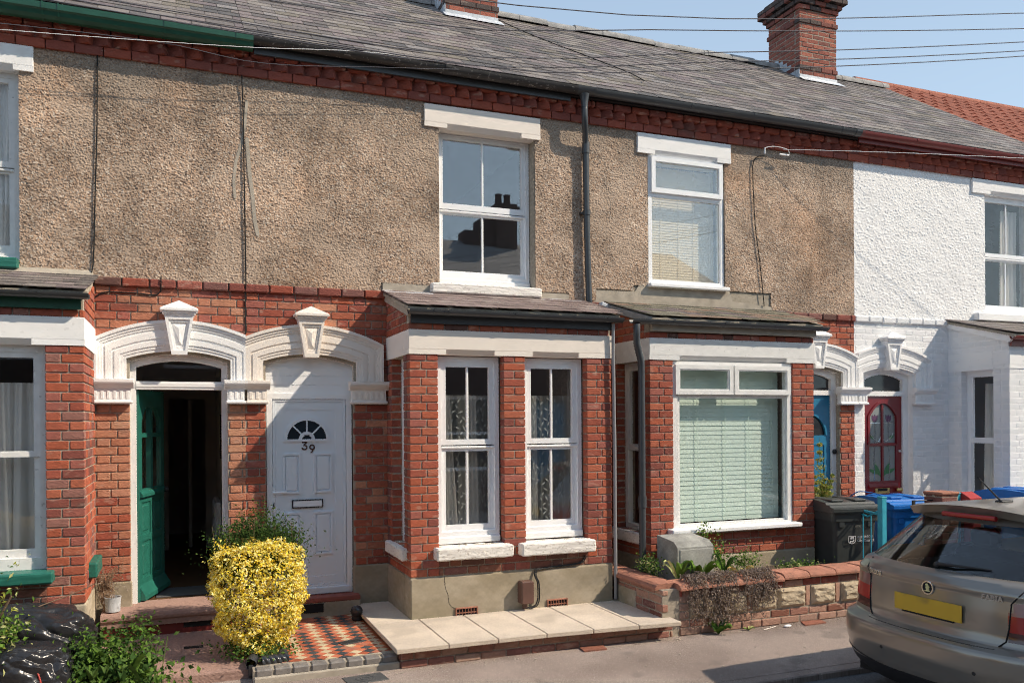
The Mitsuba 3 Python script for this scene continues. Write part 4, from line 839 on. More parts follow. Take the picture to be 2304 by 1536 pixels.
s3 = door_surround(h3, 8.44, (7.888, 9.16), imp=[(7.888, 8.05), (8.83, 9.175)])
fr3 = put(h3, 'door_frame', cat([ext_xz(arch(8.44, .418, 2.512, 2.582, .25).difference(arch(8.44, .32, 2.45, 2.52, .2)), .075, .165), bx(8.12, 8.76, .070, .16, 2.245, 2.305)]), 'mat_masonry_white')
put(fr3, 'fanlight', ext_xz(arch(8.44, .32, 2.45, 2.52, 2.305), .12, .123), 'mat_glass_dark')
D3 = rect(8.125, 8.755, .30, 2.245); gl = []
top = Polygon(arc_pts(8.215, 1.98, 8.44, 2.15, 8.665, 1.98) + [(8.665, 1.15), (8.215, 1.15)])
for a, bb in ((8.215, 8.425), (8.455, 8.665)):
    for za, zb in ((1.15, 1.60), (1.64, 2.2)): gl.append(top.intersection(rect(a, bb, za, zb)))
Pd = D3
for q in gl: Pd = Pd.difference(q)
d3 = put(h3, 'front_door', cat([ext_xz(Pd, .095, .14), ext_xz(top.buffer(.03).difference(top).intersection(rect(8, 9, 1.62, 2.3)), .08, .10), ext_yz([(.08, 1.06), (.075, 1.08), (.095, 1.12), (.095, 1.05)], 8.2, 8.68), frame(8.20, 8.30, .50, .94, .016, .085, .1), cbox(8.212, 8.288, .086, .1, .515, .925, .01), cbox(8.38, 8.50, .085, .1, .5, .95, .01), cbox(8.58, 8.68, .085, .1, .5, .95, .01)]), 'mat_red_door', label='glossy red front door with leaded lights')
for q in gl: put(d3, 'leaded_pane', ext_xz(q, .115, .118), 'mat_glass_lead')
def stem(pts, r=.004): return tube(smooth_path([(a, .112, b_) for a, b_ in pts], 5), r, 5)
ld = []
for sx in (-1, 1):
    X = lambda d: 8.44 + sx * d
    ld += [stem([(X(.12), 1.64), (X(.11), 1.8), (X(.12), 1.95)]), stem([(X(.02), 1.9), (X(.2), 1.9)]), stem([(X(.12), 1.16), (X(.13), 1.4), (X(.12), 1.6)]), stem([(X(.02), 1.72), (X(.06), 1.66), (X(.14), 1.7), (X(.19), 1.76)])]
put(d3, 'lead_line', cat(ld), 'mat_chrome')
def leaf_poly(x, z, L, w, a):
    t = np.linspace(0, 1, 9); s = np.sin(np.pi * t) * w; up = [(L * q, e) for q, e in zip(t, s)]; dn = [(L * q, -e) for q, e in zip(t[::-1], s[::-1])]
    return shapely.affinity.translate(shapely.affinity.rotate(Polygon(up + dn[1:-1]), a, origin=(0, 0)), x, z)
put(d3, 'green_glass', cat([ext_xz(leaf_poly(8.44 + sx * .02, 1.2, .22, .03, 90 - sx * 32), .111, .1145) for sx in (-1, 1)] + [ext_xz(leaf_poly(8.44 + sx * .05, 1.24, .19, .025, 90 - sx * 70), .111, .1145) for sx in (-1, 1)] + [ext_xz(leaf_poly(8.44 + sx * .12, 1.69, .1, .02, 90 - sx * 60), .111, .1145) for sx in (-1, 1)]), 'mat_leadgreen')
put(d3, 'purple_glass', cat([ext_xz(leaf_poly(8.44 + sx * .115, 1.90, .11, .022, 90 + k * 24), .111, .1145) for sx in (-1, 1) for k in (-1, 0, 1)]), 'mat_leadpurple')
put(d3, 'letter_plate', cat([ext_xz(sbox(8.31, 1.00, 8.53, 1.075).buffer(.01), .084, .095)]), 'mat_brass'); put(d3, 'letter_slot', bx(8.345, 8.50, .079, .085, 1.02, 1.055), 'mat_dark')
for x in (8.66, 8.705): put(d3, 'knob', shift(trimesh.creation.icosphere(2, .027), x, .06, 1.03), 'mat_brass', True)
put(d3, 'lock', shift(trimesh.creation.icosphere(2, .018), 8.715, .085, 1.53), 'mat_chrome', True)
put(d3, 'number', cat([shift(tf(meshkit.text_mesh('4', .10, .004, True), V([[1, 0, 0, 8.40], [0, 0, -1, .085], [0, 1, 0, 0], [0, 0, 0, 1.]])), 0, 0, .79), shift(tf(meshkit.text_mesh('3', .10, .004, True), V([[1, 0, 0, 8.40], [0, 0, -1, .085], [0, 1, 0, 0], [0, 0, 0, 1.]])), 0, 0, .66)]), 'mat_brass')
put(h3, 'lintel', meas_lintel(9.915, 11.3, 4.985, 5.175, -.034, .12, [(10.25, 11.1)]), 'mat_masonry_white')
sash_window(h3, 10.18, 11.14, 3.37, 4.985, 4.16, .06, 'mat_white', .035, .04, (.52,), .06)
put(h3, 'upper_sill', cbox(9.94, 11.35, -.09, .1, 3.262, 3.365, .01), 'mat_masonry_white')

# ------------------------------------------------------------------ the red tiled roof beyond
h4 = thing('terraced_house', 'house with a red pantile roof beyond the white house, at the right edge', 'house', G_H)
ey, ez, ry, rz = -.1, 5.50, 3.85, 8.17
put(h4, 'wall', bx(11.675, 17., .0, 7.6, 0, 5.5), 'mat_cement')
r4 = put(h4, 'roof', cat([trimesh.Trimesh(V([[11.68, ey, ez], [17., ey, ez], [17., ry, rz], [11.68, ry, rz]]), V([[0, 1, 2], [0, 2, 3]]), process=False), trimesh.Trimesh(V([[11.68, 7.8, ez], [17., 7.8, ez], [17., ry, rz], [11.68, ry, rz]]), V([[0, 1, 2], [0, 2, 3]]), process=False), ext_yz([(ey, ez), (ry, rz), (7.8, ez)], 11.676, 11.70)]), 'mat_redtile')
S_ = V([0, ry - ey, rz - ez]); L_ = np.linalg.norm(S_); S_ /= L_; N_ = V([0, -S_[2], S_[1]])
def pantile():
    xs = np.linspace(0, .30, 13); prof = .026 * np.cos(xs / .30 * 2 * np.pi * 1.0) * np.where(xs < .15, 1, .9)
    P = np.stack([np.stack([xs, np.full_like(xs, d), prof + (.022 if d == 0 else 0.)], 1) for d in (0., .40)], 0); m = grid(P)
    lip = np.stack([np.stack([xs, np.zeros_like(xs), prof + z], 1) for z in (.0, .022)], 0); return cat([m, grid(lip)])
pt = pantile(); n_ = 0; rest_ = []
ptd = mikit.ply(pt, 'mat_redtile', False)
for k in range(int(L_ / .335)):
    for j in range(18):
        M = np.eye(4); M[:3, 1] = S_; M[:3, 2] = N_; M[:3, 3] = V([11.70 + .29 * j, ey, ez]) + S_ * (k * .335) + N_ * (.03 + rnd.uniform(0, .003))
        if n_ < 300: put_dict(r4, 'tile', ptd, M); n_ += 1
        else: rest_.append(tf(pt, M))
for j in range(12):
    put(r4, 'ridge_tile', shift(tube([(0, 0, 0), (.44, 0, 0)], .10, 12), 11.60 + .45 * j, ry, rz), 'mat_redtile', 40)

# ------------------------------------------------------------------ ground
struct('road', bx(-150, 150, -160, 150, -.6, -.05), 'mat_road')
struct('pavement', cat([bx(-60, 60, -2.96, 9, -.3, 0.)]), 'mat_pavement')
struct('pavement', bx(-60, 60, -16, -7.7, -.3, .0), 'mat_pavement')
kb = uniq('kerb'); labels[kb] = {'kind': 'structure'}
for i in range(14): put(kb, 'stone', cbox(-4.6 + .915 * i + .002, -4.6 + .915 * (i + 1) - .002, -3.085, -2.961, -.3, .001, .010), 'mat_pavement')

# patio of number 39
pa = struct('patio', bx(1.62, 4.06, -1.70, -.02, 0, .135), 'mat_mortar')
xe = [1.555, 1.985, 2.405, 2.838, 3.262, 3.69, 4.10]; yf = [-1.80, -1.80, -1.80, -1.80, -1.825, -1.855, -1.885]
for i in range(6):
    for j, (ya, yb) in enumerate(((0, -1.290), (-1.302, -.952), (-.940, -.02))):
        y0 = (yf[i] + yf[i + 1]) / 2 if j == 0 else ya
        m = cbox(xe[i] + .003, xe[i + 1] - .003, y0, yb, .140, .180, .005)
        if j == 0:
            v = np.asarray(m.vertices).copy(); f = v[:, 1] < y0 + .02; v[f, 1] += np.where(v[f, 0] < (xe[i] + xe[i+1]) / 2, yf[i] - y0, yf[i + 1] - y0); m = trimesh.Trimesh(v, m.faces, process=False)
        put(pa, 'slab', tf(m, rotm([1, 0, 0], rnd.gauss(0, .0015), (xe[i], y0, .18))), 'mat_slab')
bricks(pa, rect(0, 2.50, .0, .138), (1.615, -1.712, 0), (1, 0), (0, -1), -.008, [18, 19, 20, 21, 18, 7], 'stretcher', depth=.09, H=.064, jit=.005, wob=.012, ch=.007)
bricks(pa, rect(0, 1.66, .0, .138), (1.612, -.04, 0), (0, -1), (-1, 0), -.008, [18, 19, 21, 17], 'stretcher', depth=.06, H=.064, jit=.004, wob=.01, ch=.006)

# harlequin tiled path of number 39
tp = struct('tiled_path', cat([bx(.60, 1.60, -1.52, -.02, 0, .094)]), 'mat_mortar')
S2 = .0765; dg = S2 * math.sqrt(2); reg = Polygon([(.70, -1.50), (1.595, -1.60), (1.585, -.05), (.66, -.05), (.66, -1.0), (.74, -1.3)])
for i in range(-2, 12):
    for j in range(-2, 40):
        cx = .66 + dg * (i + .5 * (j % 2)); cy = -1.55 + dg / 2 * j
        d = S2 / 2 * .97 * math.sqrt(2); sq = Polygon([(cx - d, cy), (cx, cy - d), (cx + d, cy), (cx, cy + d)]).intersection(reg)
        if sq.is_empty or sq.area < .0006 or sq.geom_type != 'Polygon': continue
        col = (2 * i + j % 2) % 4
        tone = rnd.choice([0, 1, 1, 2]) if col % 2 else (rnd.choice([6, 7, 6]) if col == 0 else rnd.choice([4, 5]))
        if rnd.random() < .05: tone = rnd.choice([3, 9])
        m = ext_xy(sq, .088, .100 + rnd.uniform(-.0012, .0012)); put_toned(tp, 'tile', tf(m, rotm([rnd.random(), rnd.random(), 0.01], rnd.gauss(0, .006), (cx, cy, .1))), 'mat_tile', tone)
gk = put(tp, 'grille', cat([frame(0, .20, 0, .11, .012, 0, .008)] + [bx(.02 + .016 * k, .026 + .016 * k, 0, .006, .01, .10) for k in range(11)]), 'mat_iron')
scene[gk]['to_world'] = T4(V([[.94, -.3, 0, 1.255], [.3, .94, 0, -1.21], [0, 0, 1, .0945], [0, 0, 0, 1]]) @ V([[1, 0, 0, 0], [0, 0, 1, 0], [0, -1, 0, .012], [0, 0, 0, 1.]]))
tk = put(tp, 'kerb_base', cbox(.50, 1.61, -1.70, -1.50, -.02, .052, .008), 'mat_cement')
x = .515
for k in range(8):
    L = .128; put(tp, 'blue_brick', tf(cbox(x, x + L - .006, -1.675 - .004 * k / 7, -1.565, .045, .103, .010), rotm([0, 0, 1], rnd.gauss(0, .012), (x, -1.6, 0))), 'mat_bluebrick'); x += .137
put(tp, 'mortar_bed', cat([bx(.50, 1.605, -1.66, -1.50, .04, .092), ext_xy(Polygon([(1.30, -1.575), (1.60, -1.60), (1.60, -1.52)]), .09, .1045)]), 'mat_mortar')

# concrete path of the left house and its planting bed
cp = put('', 'concrete_path', cat([ext_yz([(-1.50, .0), (-1.50, .068), (-1.485, .076), (-.23, .105), (-.23, 0)], -.62, .50)]), 'mat_pink_concrete'); labels[cp] = {'kind': 'structure'}
put(cp, 'slot_cover', tf(cbox(.0, .15, -.05, .02, .0, .006, .002), V([[1, .0, 0, .02], [0, 1, 0, -.73], [0, .02, 1, .090], [0, 0, 0, 1.]])), 'mat_dark')
sl = struct('soil', cat([ext_xy(Polygon([(-3.2, -1.62), (-.55, -1.62), (-.60, -.9), (-3.2, -.88)]), 0, .08), ext_xy(Polygon([(.50, -1.50), (.72, -1.50), (.66, -.5), (.5, -.3)]), 0, .10)]), 'mat_soil')

# rope edging
def rope(L):
    n = 60; t = np.linspace(0, L, n); an = np.arange(28) * 2 * np.pi / 28
    r = .033 + .010 * np.abs(np.sin(1.5 * (an[None, :] - t[:, None] * 50)))
    P = np.stack([np.repeat(t[:, None], 28, 1), r * np.cos(an), r * np.sin(an)], -1); P = np.concatenate([P, P[:, :1]], 1); m = grid(P)
    return cat([m, shift(cbox(0, L, -.018, .018, -.10, -.01, .004), 0, 0, 0)])
for lab, M in (('black glazed rope edging tile lying across the front of the yellow bush bed', ((.575, -1.478, .115), 4)), ('black rope edging tile set end-on at the left of the yellow bush bed', ((.49, -1.53, .115), 78)), ('short black rope edging tile at the right end of the bush bed', ((.742, -1.45, .115), 86))):
    k = solo('edging_tile', lab, 'edging tile', tf(rope(.20 if M[1] < 80 else .12), trimesh.transformations.translation_matrix(M[0]) @ rotm([0, 0, 1], math.radians(M[1]))), 'mat_glazed', 50)

bs = lathe([(0, .0), (.045, .0), (.055, .02), (.05, .06), (.04, .085), (.02, .10), (0, .104)], 20)
solo('boot_scraper', 'small black glazed clay knob standing beside the step of the white door', 'ornament', tf(cat([bs, shift(tf(bs, rotm([1, .2, 0], 1.2)), -.02, -.01, .08)]), V([[1, 0, 0, 1.535], [0, 1, 0, -.36], [0, 0, 1, .10], [0, 0, 0, 1.]])), 'mat_glazed', 40)

# front wall and planter of the blind-windowed house
gw = thing('garden_wall', 'low brick and rock-faced stone planter wall with rounded terracotta coping', 'wall')
GY = -1.72
put(gw, 'core', cat([bx(4.20, 7.0, GY + .008, GY + .20, 0, .425), bx(4.012, 4.21, GY + .01, -.35, 0, .425)]), 'mat_mortar')
WX1 = 6.62
for z, n in ((0.004, 0), (.076, 1)): bricks(gw, rect(0, WX1 - 4.19, z, z + .068), (4.19, GY, 0), (1, 0), (0, -1), z, [18, 19, 20, 21, 18, 17], 'stretcher', .11 * n, depth=.09, jit=.004, wob=.008, ch=.007)
bricks(gw, rect(0, WX1 - 4.19, .352, .418), (4.19, GY, 0), (1, 0), (0, -1), .352, [21, 7, 18, 2], 'stretcher', .04, depth=.09, jit=.003, ch=.007)
for z in (.15, .225, .298): put_toned(gw, 'brick', cbox(4.19, 4.285, GY, GY + .09, z, z + .066, .006), 'mat_brick', 19)
def rock(L, H, seed):
    n, q = 26, 14; X, Z = np.meshgrid(np.linspace(0, L, n), np.linspace(0, H, q), indexing='ij')
    e = np.minimum(np.minimum(X, L - X), np.minimum(Z, H - Z)); p = np.stack([X, 0 * X, Z], -1)
    d = np.clip(e / .02, 0, 1) * (.012 + .050 * meshkit.fbm(p / V([.09, 1, .045]), 4, seed)) * np.clip(e / .03, .3, 1)
    P = np.stack([X, -d, Z], -1); ring = [P]; m = grid(P); back = grid(np.stack([X, np.full_like(X, .05), Z], -1))
    sides = [grid(np.stack([A, A * V([1, 0, 1]) + V([0, .05, 0])], 0)) for A in (P[0], P[-1], P[:, 0], P[:, -1])]
    return cat([m, back] + sides)
x = 4.30; i = 0
while x < WX1 - .1:
    L = (.30, .33, .28, .335, .30)[i % 5]; put(gw, 'stone', shift(rock(L - .012, .186, 60 + i), x, GY + .002, .158), 'mat_stone'); x += L
    if i % 2 == 1 or i > 2: put_toned(gw, 'brick', cbox(x, x + .055, GY, GY + .09, .158, .346, .006), 'mat_brick', 20); x += .066
    i += 1
bricks(gw, rect(0, 1.36, .0, .42), (4.006, -.36, 0), (0, -1), (-1, 0), .004, [21, 17, 6, 21, 18, 21], 'stretcher', depth=.06, jit=.003, ch=.006)
put(gw, 'render_patch', cbox(4.001, 4.02, -1.25, -.85, .03, .34, .01), 'mat_render')
def coping(L, w, h=.055):
    pts = [(-w / 2, 0), (-w / 2, .018), (-w / 2 + .02, .042), (-w / 2 + .05, h), (w / 2 - .05, h), (w / 2 - .02, .042), (w / 2, .018), (w / 2, 0)]
    return ext_yz(pts, .003, L - .003)
x = 4.165; i = 0
while x < 7.0:
    L = (.185, .335, .31, .325, .30, .32, .33)[i % 7]
    put(gw, 'coping', tf(coping(L, .30), trimesh.transformations.translation_matrix([x, GY + .095, .421 + .012 * (x - 4.2)]) @ rotm([1, 0, 0], rnd.gauss(0, .012)) @ rotm([0, 1, 0], rnd.gauss(0, .008))), 'mat_terracotta'); x += L; i += 1
y = -1.66
while y < -.5:
    M = np.eye(4); M[:3, :3] = V([[0, -1, 0], [1, 0, 0], [0, 0, 1]]); M[:3, 3] = [4.105, y, .420 + rnd.gauss(0, .002)]
    put(gw, 'coping', tf(coping(.33, .27), M), 'mat_terracotta'); y += .33
struct('soil', bx(4.21, 6.9, -1.52, -.89, 0, .39), 'mat_soil')

# grey service cabinet in the planter
cbn = thing('service_cabinet', 'weathered grey concrete service cabinet standing in the planter below the green blind', 'cabinet')
scene[cbn] = mikit.ply(cat([ext_yz([(-1.37, .35), (-1.37, .735), (-1.30, .785), (-1.0, .815), (-1.0, .35)], 4.395, 4.80)]), 'mat_cabinet')
put(cbn, 'door', cbox(4.418, 4.782, -1.378, -1.36, .37, .715, .004), 'mat_cabinet')

# dividing wall, gate posts, gate
w43 = thing('garden_wall', 'low brown brick dividing wall with brick pier between the blue bin and the silver car', 'wall')
put(w43, 'core', cat([bx(7.872, 8.03, -1.62, -.05, 0, .93), bx(7.46, 7.69, -1.66, -1.45, 0, 1.14)]), 'mat_mortar')
bricks(w43, rect(0, 1.5, 0, .93), (7.866, -.10, 0), (0, -1), (-1, 0), .0, [2, 6, 17, 9], 'stretcher', depth=.05, jit=.003)
bricks(w43, rect(0, .238, 0, 1.15), (7.455, -1.668, 0), (1, 0), (0, -1), .0, [2, 17, 6, 15], 'stretcher', depth=.1, jit=.002)
bricks(w43, rect(0, .13, 0, 1.15), (7.452, -1.438, 0), (0, -1), (-1, 0), .0, [17, 15, 6], 'stretcher', depth=.05, jit=.002)
put(w43, 'coping', cbox(7.85, 8.05, -1.60, -.08, .93, .975, .01), 'mat_terracotta')
put(w43, 'pier_cap', cbox(7.44, 7.70, -1.68, -1.43, 1.143, 1.172, .01), 'mat_terracotta')
rp = thing('gate_post', 'red painted gate post with sloping cap behind the silver car', 'gate post')
scene[rp] = mikit.ply(cat([cbox(7.84, 7.96, -1.72, -1.60, 0, 1.05, .006), ext_yz([(-1.72, 1.05), (-1.72, 1.10), (-1.60, 1.16), (-1.60, 1.05)], 7.80, 7.97)]), 'mat_red_paint')
def post(x, y, lab):
    k = thing('gate_post', lab, 'gate post'); scene[k] = mikit.ply(cbox(x - .032, x + .032, y - .032, y + .032, -.05, 1.14, .004), 'mat_turquoise')
    put(k, 'cap', cbox(x - .036, x + .036, y - .036, y + .036, 1.138, 1.15, .004), 'mat_turquoise'); return k
post(6.72, -1.58, 'turquoise metal gate post in front of the blue recycling bin')
post(7.76, -1.58, 'turquoise metal gate post beside the red post, right of the brick pier')
gt = thing('garden_gate', 'open turquoise metal gate leaf standing behind its post by the blue bin', 'gate')
F_ = [cbox(6.735, 6.765, -1.53, -1.50, .15, .98, .004), cbox(6.735, 6.765, -.98, -.95, .15, 1.02, .004), tube([(6.75, -1.5, .96), (6.75, -.96, 1.0)], .013, 8), tube([(6.75, -1.5, .2), (6.75, -.96, .2)], .013, 8), tube([(6.75, -1.52, 1.0), (6.75, -1.35, .92), (6.75, -1.1, .98)], .010, 8)]
scene[gt] = mikit.ply(cat(F_), 'mat_turquoise')
for k in range(4): put(gt, 'bar', tube([(6.75, -1.40 + .11 * k, .2), (6.75, -1.40 + .11 * k, .95)], .007, 6), 'mat_turquoise')
sb = thing('wall_bracket', 'small black metal bracket with white ball mounted on the brick pier', 'bracket')
scene[sb] = mikit.ply(cat([tube([(7.46, -1.55, 1.08), (7.20, -1.55, 1.085)], .008, 6), tube([(7.46, -1.55, 1.0), (7.34, -1.55, 1.06)], .006, 6), bx(7.17, 7.20, -1.56, -1.54, .98, 1.09)]), 'mat_black')
put(sb, 'ball', shift(trimesh.creation.icosphere(2, .028), 7.215, -1.575, 1.03), 'mat_white', True)

# ------------------------------------------------------------------ wheelie bins
def bin_body(w0, d0, w1, d1, h):
    rings = []
    for z, w, d in ((0, w0, d0), (.015, w0 + .02, d0 + .02), (h * .55, w0 + (w1 - w0) * .55, d0 + (d1 - d0) * .55), (h * .86, w0 + (w1 - w0) * .86, d0 + (d1 - d0) * .86), (h * .865, w0 + (w1 - w0) * .9 + .03, d0 + (d1 - d0) * .9 + .03), (h, w1 + .03, d1 + .03), (h, w1 - .02, d1 - .02), (.1, w0 - .05, d0 - .05)):
        n = 8; P = []
        for sx, sy, a0 in ((1, 1, 0), (-1, 1, 90), (-1, -1, 180), (1, -1, 270)):
            for k in range(n):
                t = math.radians(a0 + 90 * k / (n - 1)); r = .045; P.append((sx * (w / 2 - r) + r * math.cos(t), sy * (d / 2 - r) + r * math.sin(t), z))
        P.append(P[0]); rings.append(P)
    return grid(V(rings))
def lid_mesh(w, d):
    pts = [(-d / 2 - .03, -.055), (-d / 2 - .035, -.01), (-d / 2 - .02, .0), (-d / 2 + .02, .004), (-d / 2 + .04, .022), (-d / 2 + .10, .026), (-d / 2 + .12, .046), (.0, .066), (d / 2 - .1, .058), (d / 2 + .02, .03), (d / 2 + .06, -.01), (d / 2 - .0, -.02), (-d / 2 - .01, -.03), (-d / 2 - .012, -.055)]
    m = ext_yz(pts, -w / 2 - .015, w / 2 + .015); r = [bx(-w / 2 - .018, w / 2 + .018, -d / 2 - .040, -d / 2 - .034, -.040, -.030), bx(-w / 2 - .016, w / 2 + .016, -d / 2 - .03, d / 2, -.055, -.002)]
    for k in (-.14, .14): r.append(cbox(k - .07, k + .07, -d / 2 + .13, d / 2 - .12, .05, .072, .008))
    return cat([m] + r)
def wheelie_bin(lab, mt, x, y, rot, texts, lid='mat_same', h=1.0, z=.0, group=None):
    k = thing('wheelie_bin', lab, 'wheelie bin', group); lidm = mt
    M = trimesh.transformations.translation_matrix([x, y, z]) @ rotm([0, 0, 1], math.radians(rot))
    put(k, 'body', tf(bin_body(.43, .52, .53, .66, h), M), mt, 35)
    put(k, 'lid', tf(shift(lid_mesh(.56, .68), 0, 0, h + .01), M), mt, 25)
    put(k, 'handle', tf(tube(smooth_path([(-.22, .33, h - .02), (-.22, .42, h + .0), (.22, .42, h + .0), (.22, .33, h - .02)], 4), .014, 8), M), mt, True)
    for s in (-1, 1): put(k, 'wheel', tf(shift(tf(lathe([(0, -.025), (.09, -.025), (.1, -.01), (.1, .01), (.09, .025), (0, .025)], 20), rotm([0, 1, 0], math.pi / 2)), s * .23, .30, .10), M), 'mat_black', 40)
    for kk in (-.17, .17): put(k, 'comb', tf(cbox(kk - .03, kk + .03, -.335, -.30, h * .80, h * .865, .006), M), mt)
    for nm, mesh, mm in texts: put(k, nm, tf(mesh, M @ V([[1, 0, 0, 0], [0, 0, -1, -.316], [0, 1, 0, 0], [0, 0, 0, 1.]]) @ V([[1, 0, 0, 0], [0, 1, 0, 0], [0, .105, 1, -.058], [0, 0, 0, 1.]])), mm)
    return k
def shield(x, z, s):
    o = [(0, 0), (.62 * s, .22 * s), (.8 * s, .6 * s), (.8 * s, 1.6 * s), (-.8 * s, 1.6 * s), (-.8 * s, .6 * s), (-.62 * s, .22 * s)]
    P = Polygon(o); q = P.difference(P.buffer(-.10 * s))
    castle = unary_union([sbox(-.35 * s, .95 * s, .35 * s, 1.3 * s), sbox(-.35 * s, 1.3 * s, -.18 * s, 1.42 * s), sbox(-.08 * s, 1.3 * s, .08 * s, 1.42 * s), sbox(.18 * s, 1.3 * s, .35 * s, 1.42 * s), sbox(-.45 * s, .40 * s, .35 * s, .62 * s), sbox(.2 * s, .55 * s, .45 * s, .8 * s), sbox(-.42 * s, .25 * s, -.3 * s, .5 * s)]).difference(sbox(-.1 * s, .95 * s, .1 * s, 1.15 * s))
    return ext_xy(shapely.affinity.translate(unary_union([q, castle]), x, z), 0, .002)
def txt(t, x, z, h, bold=False): return shift(meshkit.text_mesh(t, h, .002, bold), x, z, 0)
def council(x, z, mm): return [('crest', shield(x + .05, z - .018, .055), mm), ('lettering', cat([txt('NORWICH', x + .115, z + .042, .026), txt('City Council', x + .115, z + .004, .026)]), mm)]
G_B = 'wheelie bins in the front yards'
wheelie_bin('dark grey wheelie bin with white council lettering, left of the blue bin', 'mat_bin_grey', 6.74, -.93, -9, council(-.10, .64, 'mat_bin_print') + [('stamp', txt('0798', -.02, .80, .02), 'mat_cabinet')], group=G_B)
arr = Polygon([(.038 * math.cos(t), .038 * math.sin(t)) for t in np.linspace(.5, 2 * math.pi - .25, 40)] + [(.024 * math.cos(t), .024 * math.sin(t)) for t in np.linspace(2 * math.pi - .25, .5, 40)]).buffer(0)
arr = unary_union([arr, Polygon([(.012, .02), (.058, .018), (.034, -.016)])])
wheelie_bin('blue recycling wheelie bin with white recycle lettering behind the turquoise post', 'mat_bin_blue', 7.56, -.95, -10, council(-.12, .69, 'mat_bin_print_faint') + [('lettering', cat([txt('recycle', -.045, .505, .042, True), txt('for Norwich', -.01, .445, .022), ext_xy(shapely.affinity.translate(arr, -.10, .52), 0, .002)]), 'mat_bin_print')], group=G_B)
wheelie_bin('second blue wheelie bin by the white bay, partly hidden behind the silver car', 'mat_bin_blue', 9.12, -1.28, 12, [], z=.05, group=G_B)
hk = thing('carrier_strap', 'thin blue strap hooked over the lid between the two bins', 'strap')
scene[hk] = mikit.ply(tube(smooth_path([(7.02, -.80, 1.06), (7.08, -.92, 1.14), (7.20, -1.0, 1.12), (7.38, -1.22, .98), (7.45, -1.27, .94)], 6), .006, 6), 'mat_bin_blue', True)

# ------------------------------------------------------------------ plants
def leaf_set(P, N, size, tones, g, asp=.5, curl=.25, droop=0.):
    "one leaf (4 triangles) at each point P with normal N"
    n = len(P); a = g.normal(size=(n, 3)); a -= (a * N).sum(1, keepdims=True) * N; a[:, 2] -= droop; a /= np.linalg.norm(a, axis=1, keepdims=True) + 1e-9
    b = np.cross(N, a); s = (size * g.uniform(.6, 1.3, n))[:, None]
    v0, v3 = P - a * s * .5, P + a * s * .5 - N * s * curl * .4; l = P - b * s * asp * .5 + N * s * .1; r = P + b * s * asp * .5 + N * s * .1; m = P + N * 0
    V_ = np.stack([v0, r, v3, l, m], 1).reshape(-1, 3); o = (np.arange(n) * 5)[:, None]
    F = np.concatenate([o + V([[0, 1, 4]]), o + V([[1, 2, 4]]), o + V([[2, 3, 4]]), o + V([[3, 0, 4]])], 0)
    t = V(tones)[g.integers(0, len(tones), n)]; uv = np.repeat(np.stack([t + .5, np.zeros(n)], 1), 5, 0) + np.tile(V([[0, 0], [.1, 0], [0, .1], [-.1, 0], [0, -.1]]), (n, 1))
    return trimesh.Trimesh(V_, F, process=False), uv
def put_leaves(parent, name, parts, kind=None, label=None):
    return put(parent, name, cat([p[0] for p in parts]), 'mat_leaf', False, uv=np.vstack([p[1] for p in parts]), kind=kind, label=label)
g = np.random.default_rng(5)
pb = thing('privet_bush', 'clipped golden privet bush with plain green shoots at its back, beside the tiled path', 'bush')
n = 12000
def blob(n, c, r, p=4., shell=.75):
    d = g.normal(size=(n * 2, 3)); d /= np.linalg.norm(d, axis=1, keepdims=True)
    k = (np.abs(d) ** p).sum(1) ** (-1 / p); q = d * k[:, None]; q = q[:n]; u = shell + (1 - shell) * g.random(n) ** .5
    nn = np.sign(q) * np.abs(q) ** (p - 1); nn /= np.linalg.norm(nn, axis=1, keepdims=True) + 1e-9
    return V(c) + q * u[:, None] * V(r), nn
P, N = blob(22000, (.585, -1.10, .555), (.335, .31, .43), 3.5, .80)
lump = meshkit.fbm(P / .11, 3, 2); P = P + N * ((lump - .5) * .22)[:, None]; w_ = .86 + .22 * np.clip((P[:, 2] - .12) / .45, 0, 1); P[:, 0] = .585 + (P[:, 0] - .585) * w_
gap = meshkit.fbm(P / .055, 2, 7) > .40; P, N = P[gap], N[gap]
N2 = N * .6 + g.normal(size=N.shape) * .55 + V([0, 0, .3]); N2 /= np.linalg.norm(N2, axis=1, keepdims=True)
left = P[:, 0] < .36
A = leaf_set(P, N2, .027, [0, 0, 1, 1, 2, 3, 3, 1, 11], g, .52)
Pi, Ni = blob(3500, (.585, -1.10, .52), (.28, .26, .36), 3., .6); Bq = leaf_set(Pi, g.normal(size=Pi.shape) / 1.7, .028, [10, 4, 2, 0, 10, 7, 5], g)
put_leaves(pb, 'golden_foliage', [A, Bq])
ps = []
for k in range(300):
    x, y = g.uniform(.28, .95), g.uniform(-1.0, -.66); z0 = .45; h = .96 + .22 * math.exp(-((x - .62) / .26) ** 2) * g.uniform(.55, 1.25) + .05 * g.normal() ; lean = g.normal(size=2) * .03
    t = np.linspace(.35, 1, 26); Q = np.stack([x + lean[0] * t, y + lean[1] * t, z0 + (h - z0) * t], 1) + g.normal(size=(26, 3)) * .014
    N_2 = g.normal(size=Q.shape) + V([0, -.5, .8]); N_2 /= np.linalg.norm(N_2, axis=1, keepdims=True); ps.append(leaf_set(Q, N_2, .027, [4, 5, 6, 7, 5, 4], g, .5))
    if k % 5 == 0: put(pb, 'shoot', tube([(x, y, z0), (x + lean[0], y + lean[1], h)], .0025, 4), 'mat_stem')
Q = V([.60, -.88, .90]) + g.normal(size=(4200, 3)) * V([.17, .10, .10]); N_2 = g.normal(size=Q.shape) + V([0, -.6, .7]); N_2 /= np.linalg.norm(N_2, axis=1, keepdims=True)
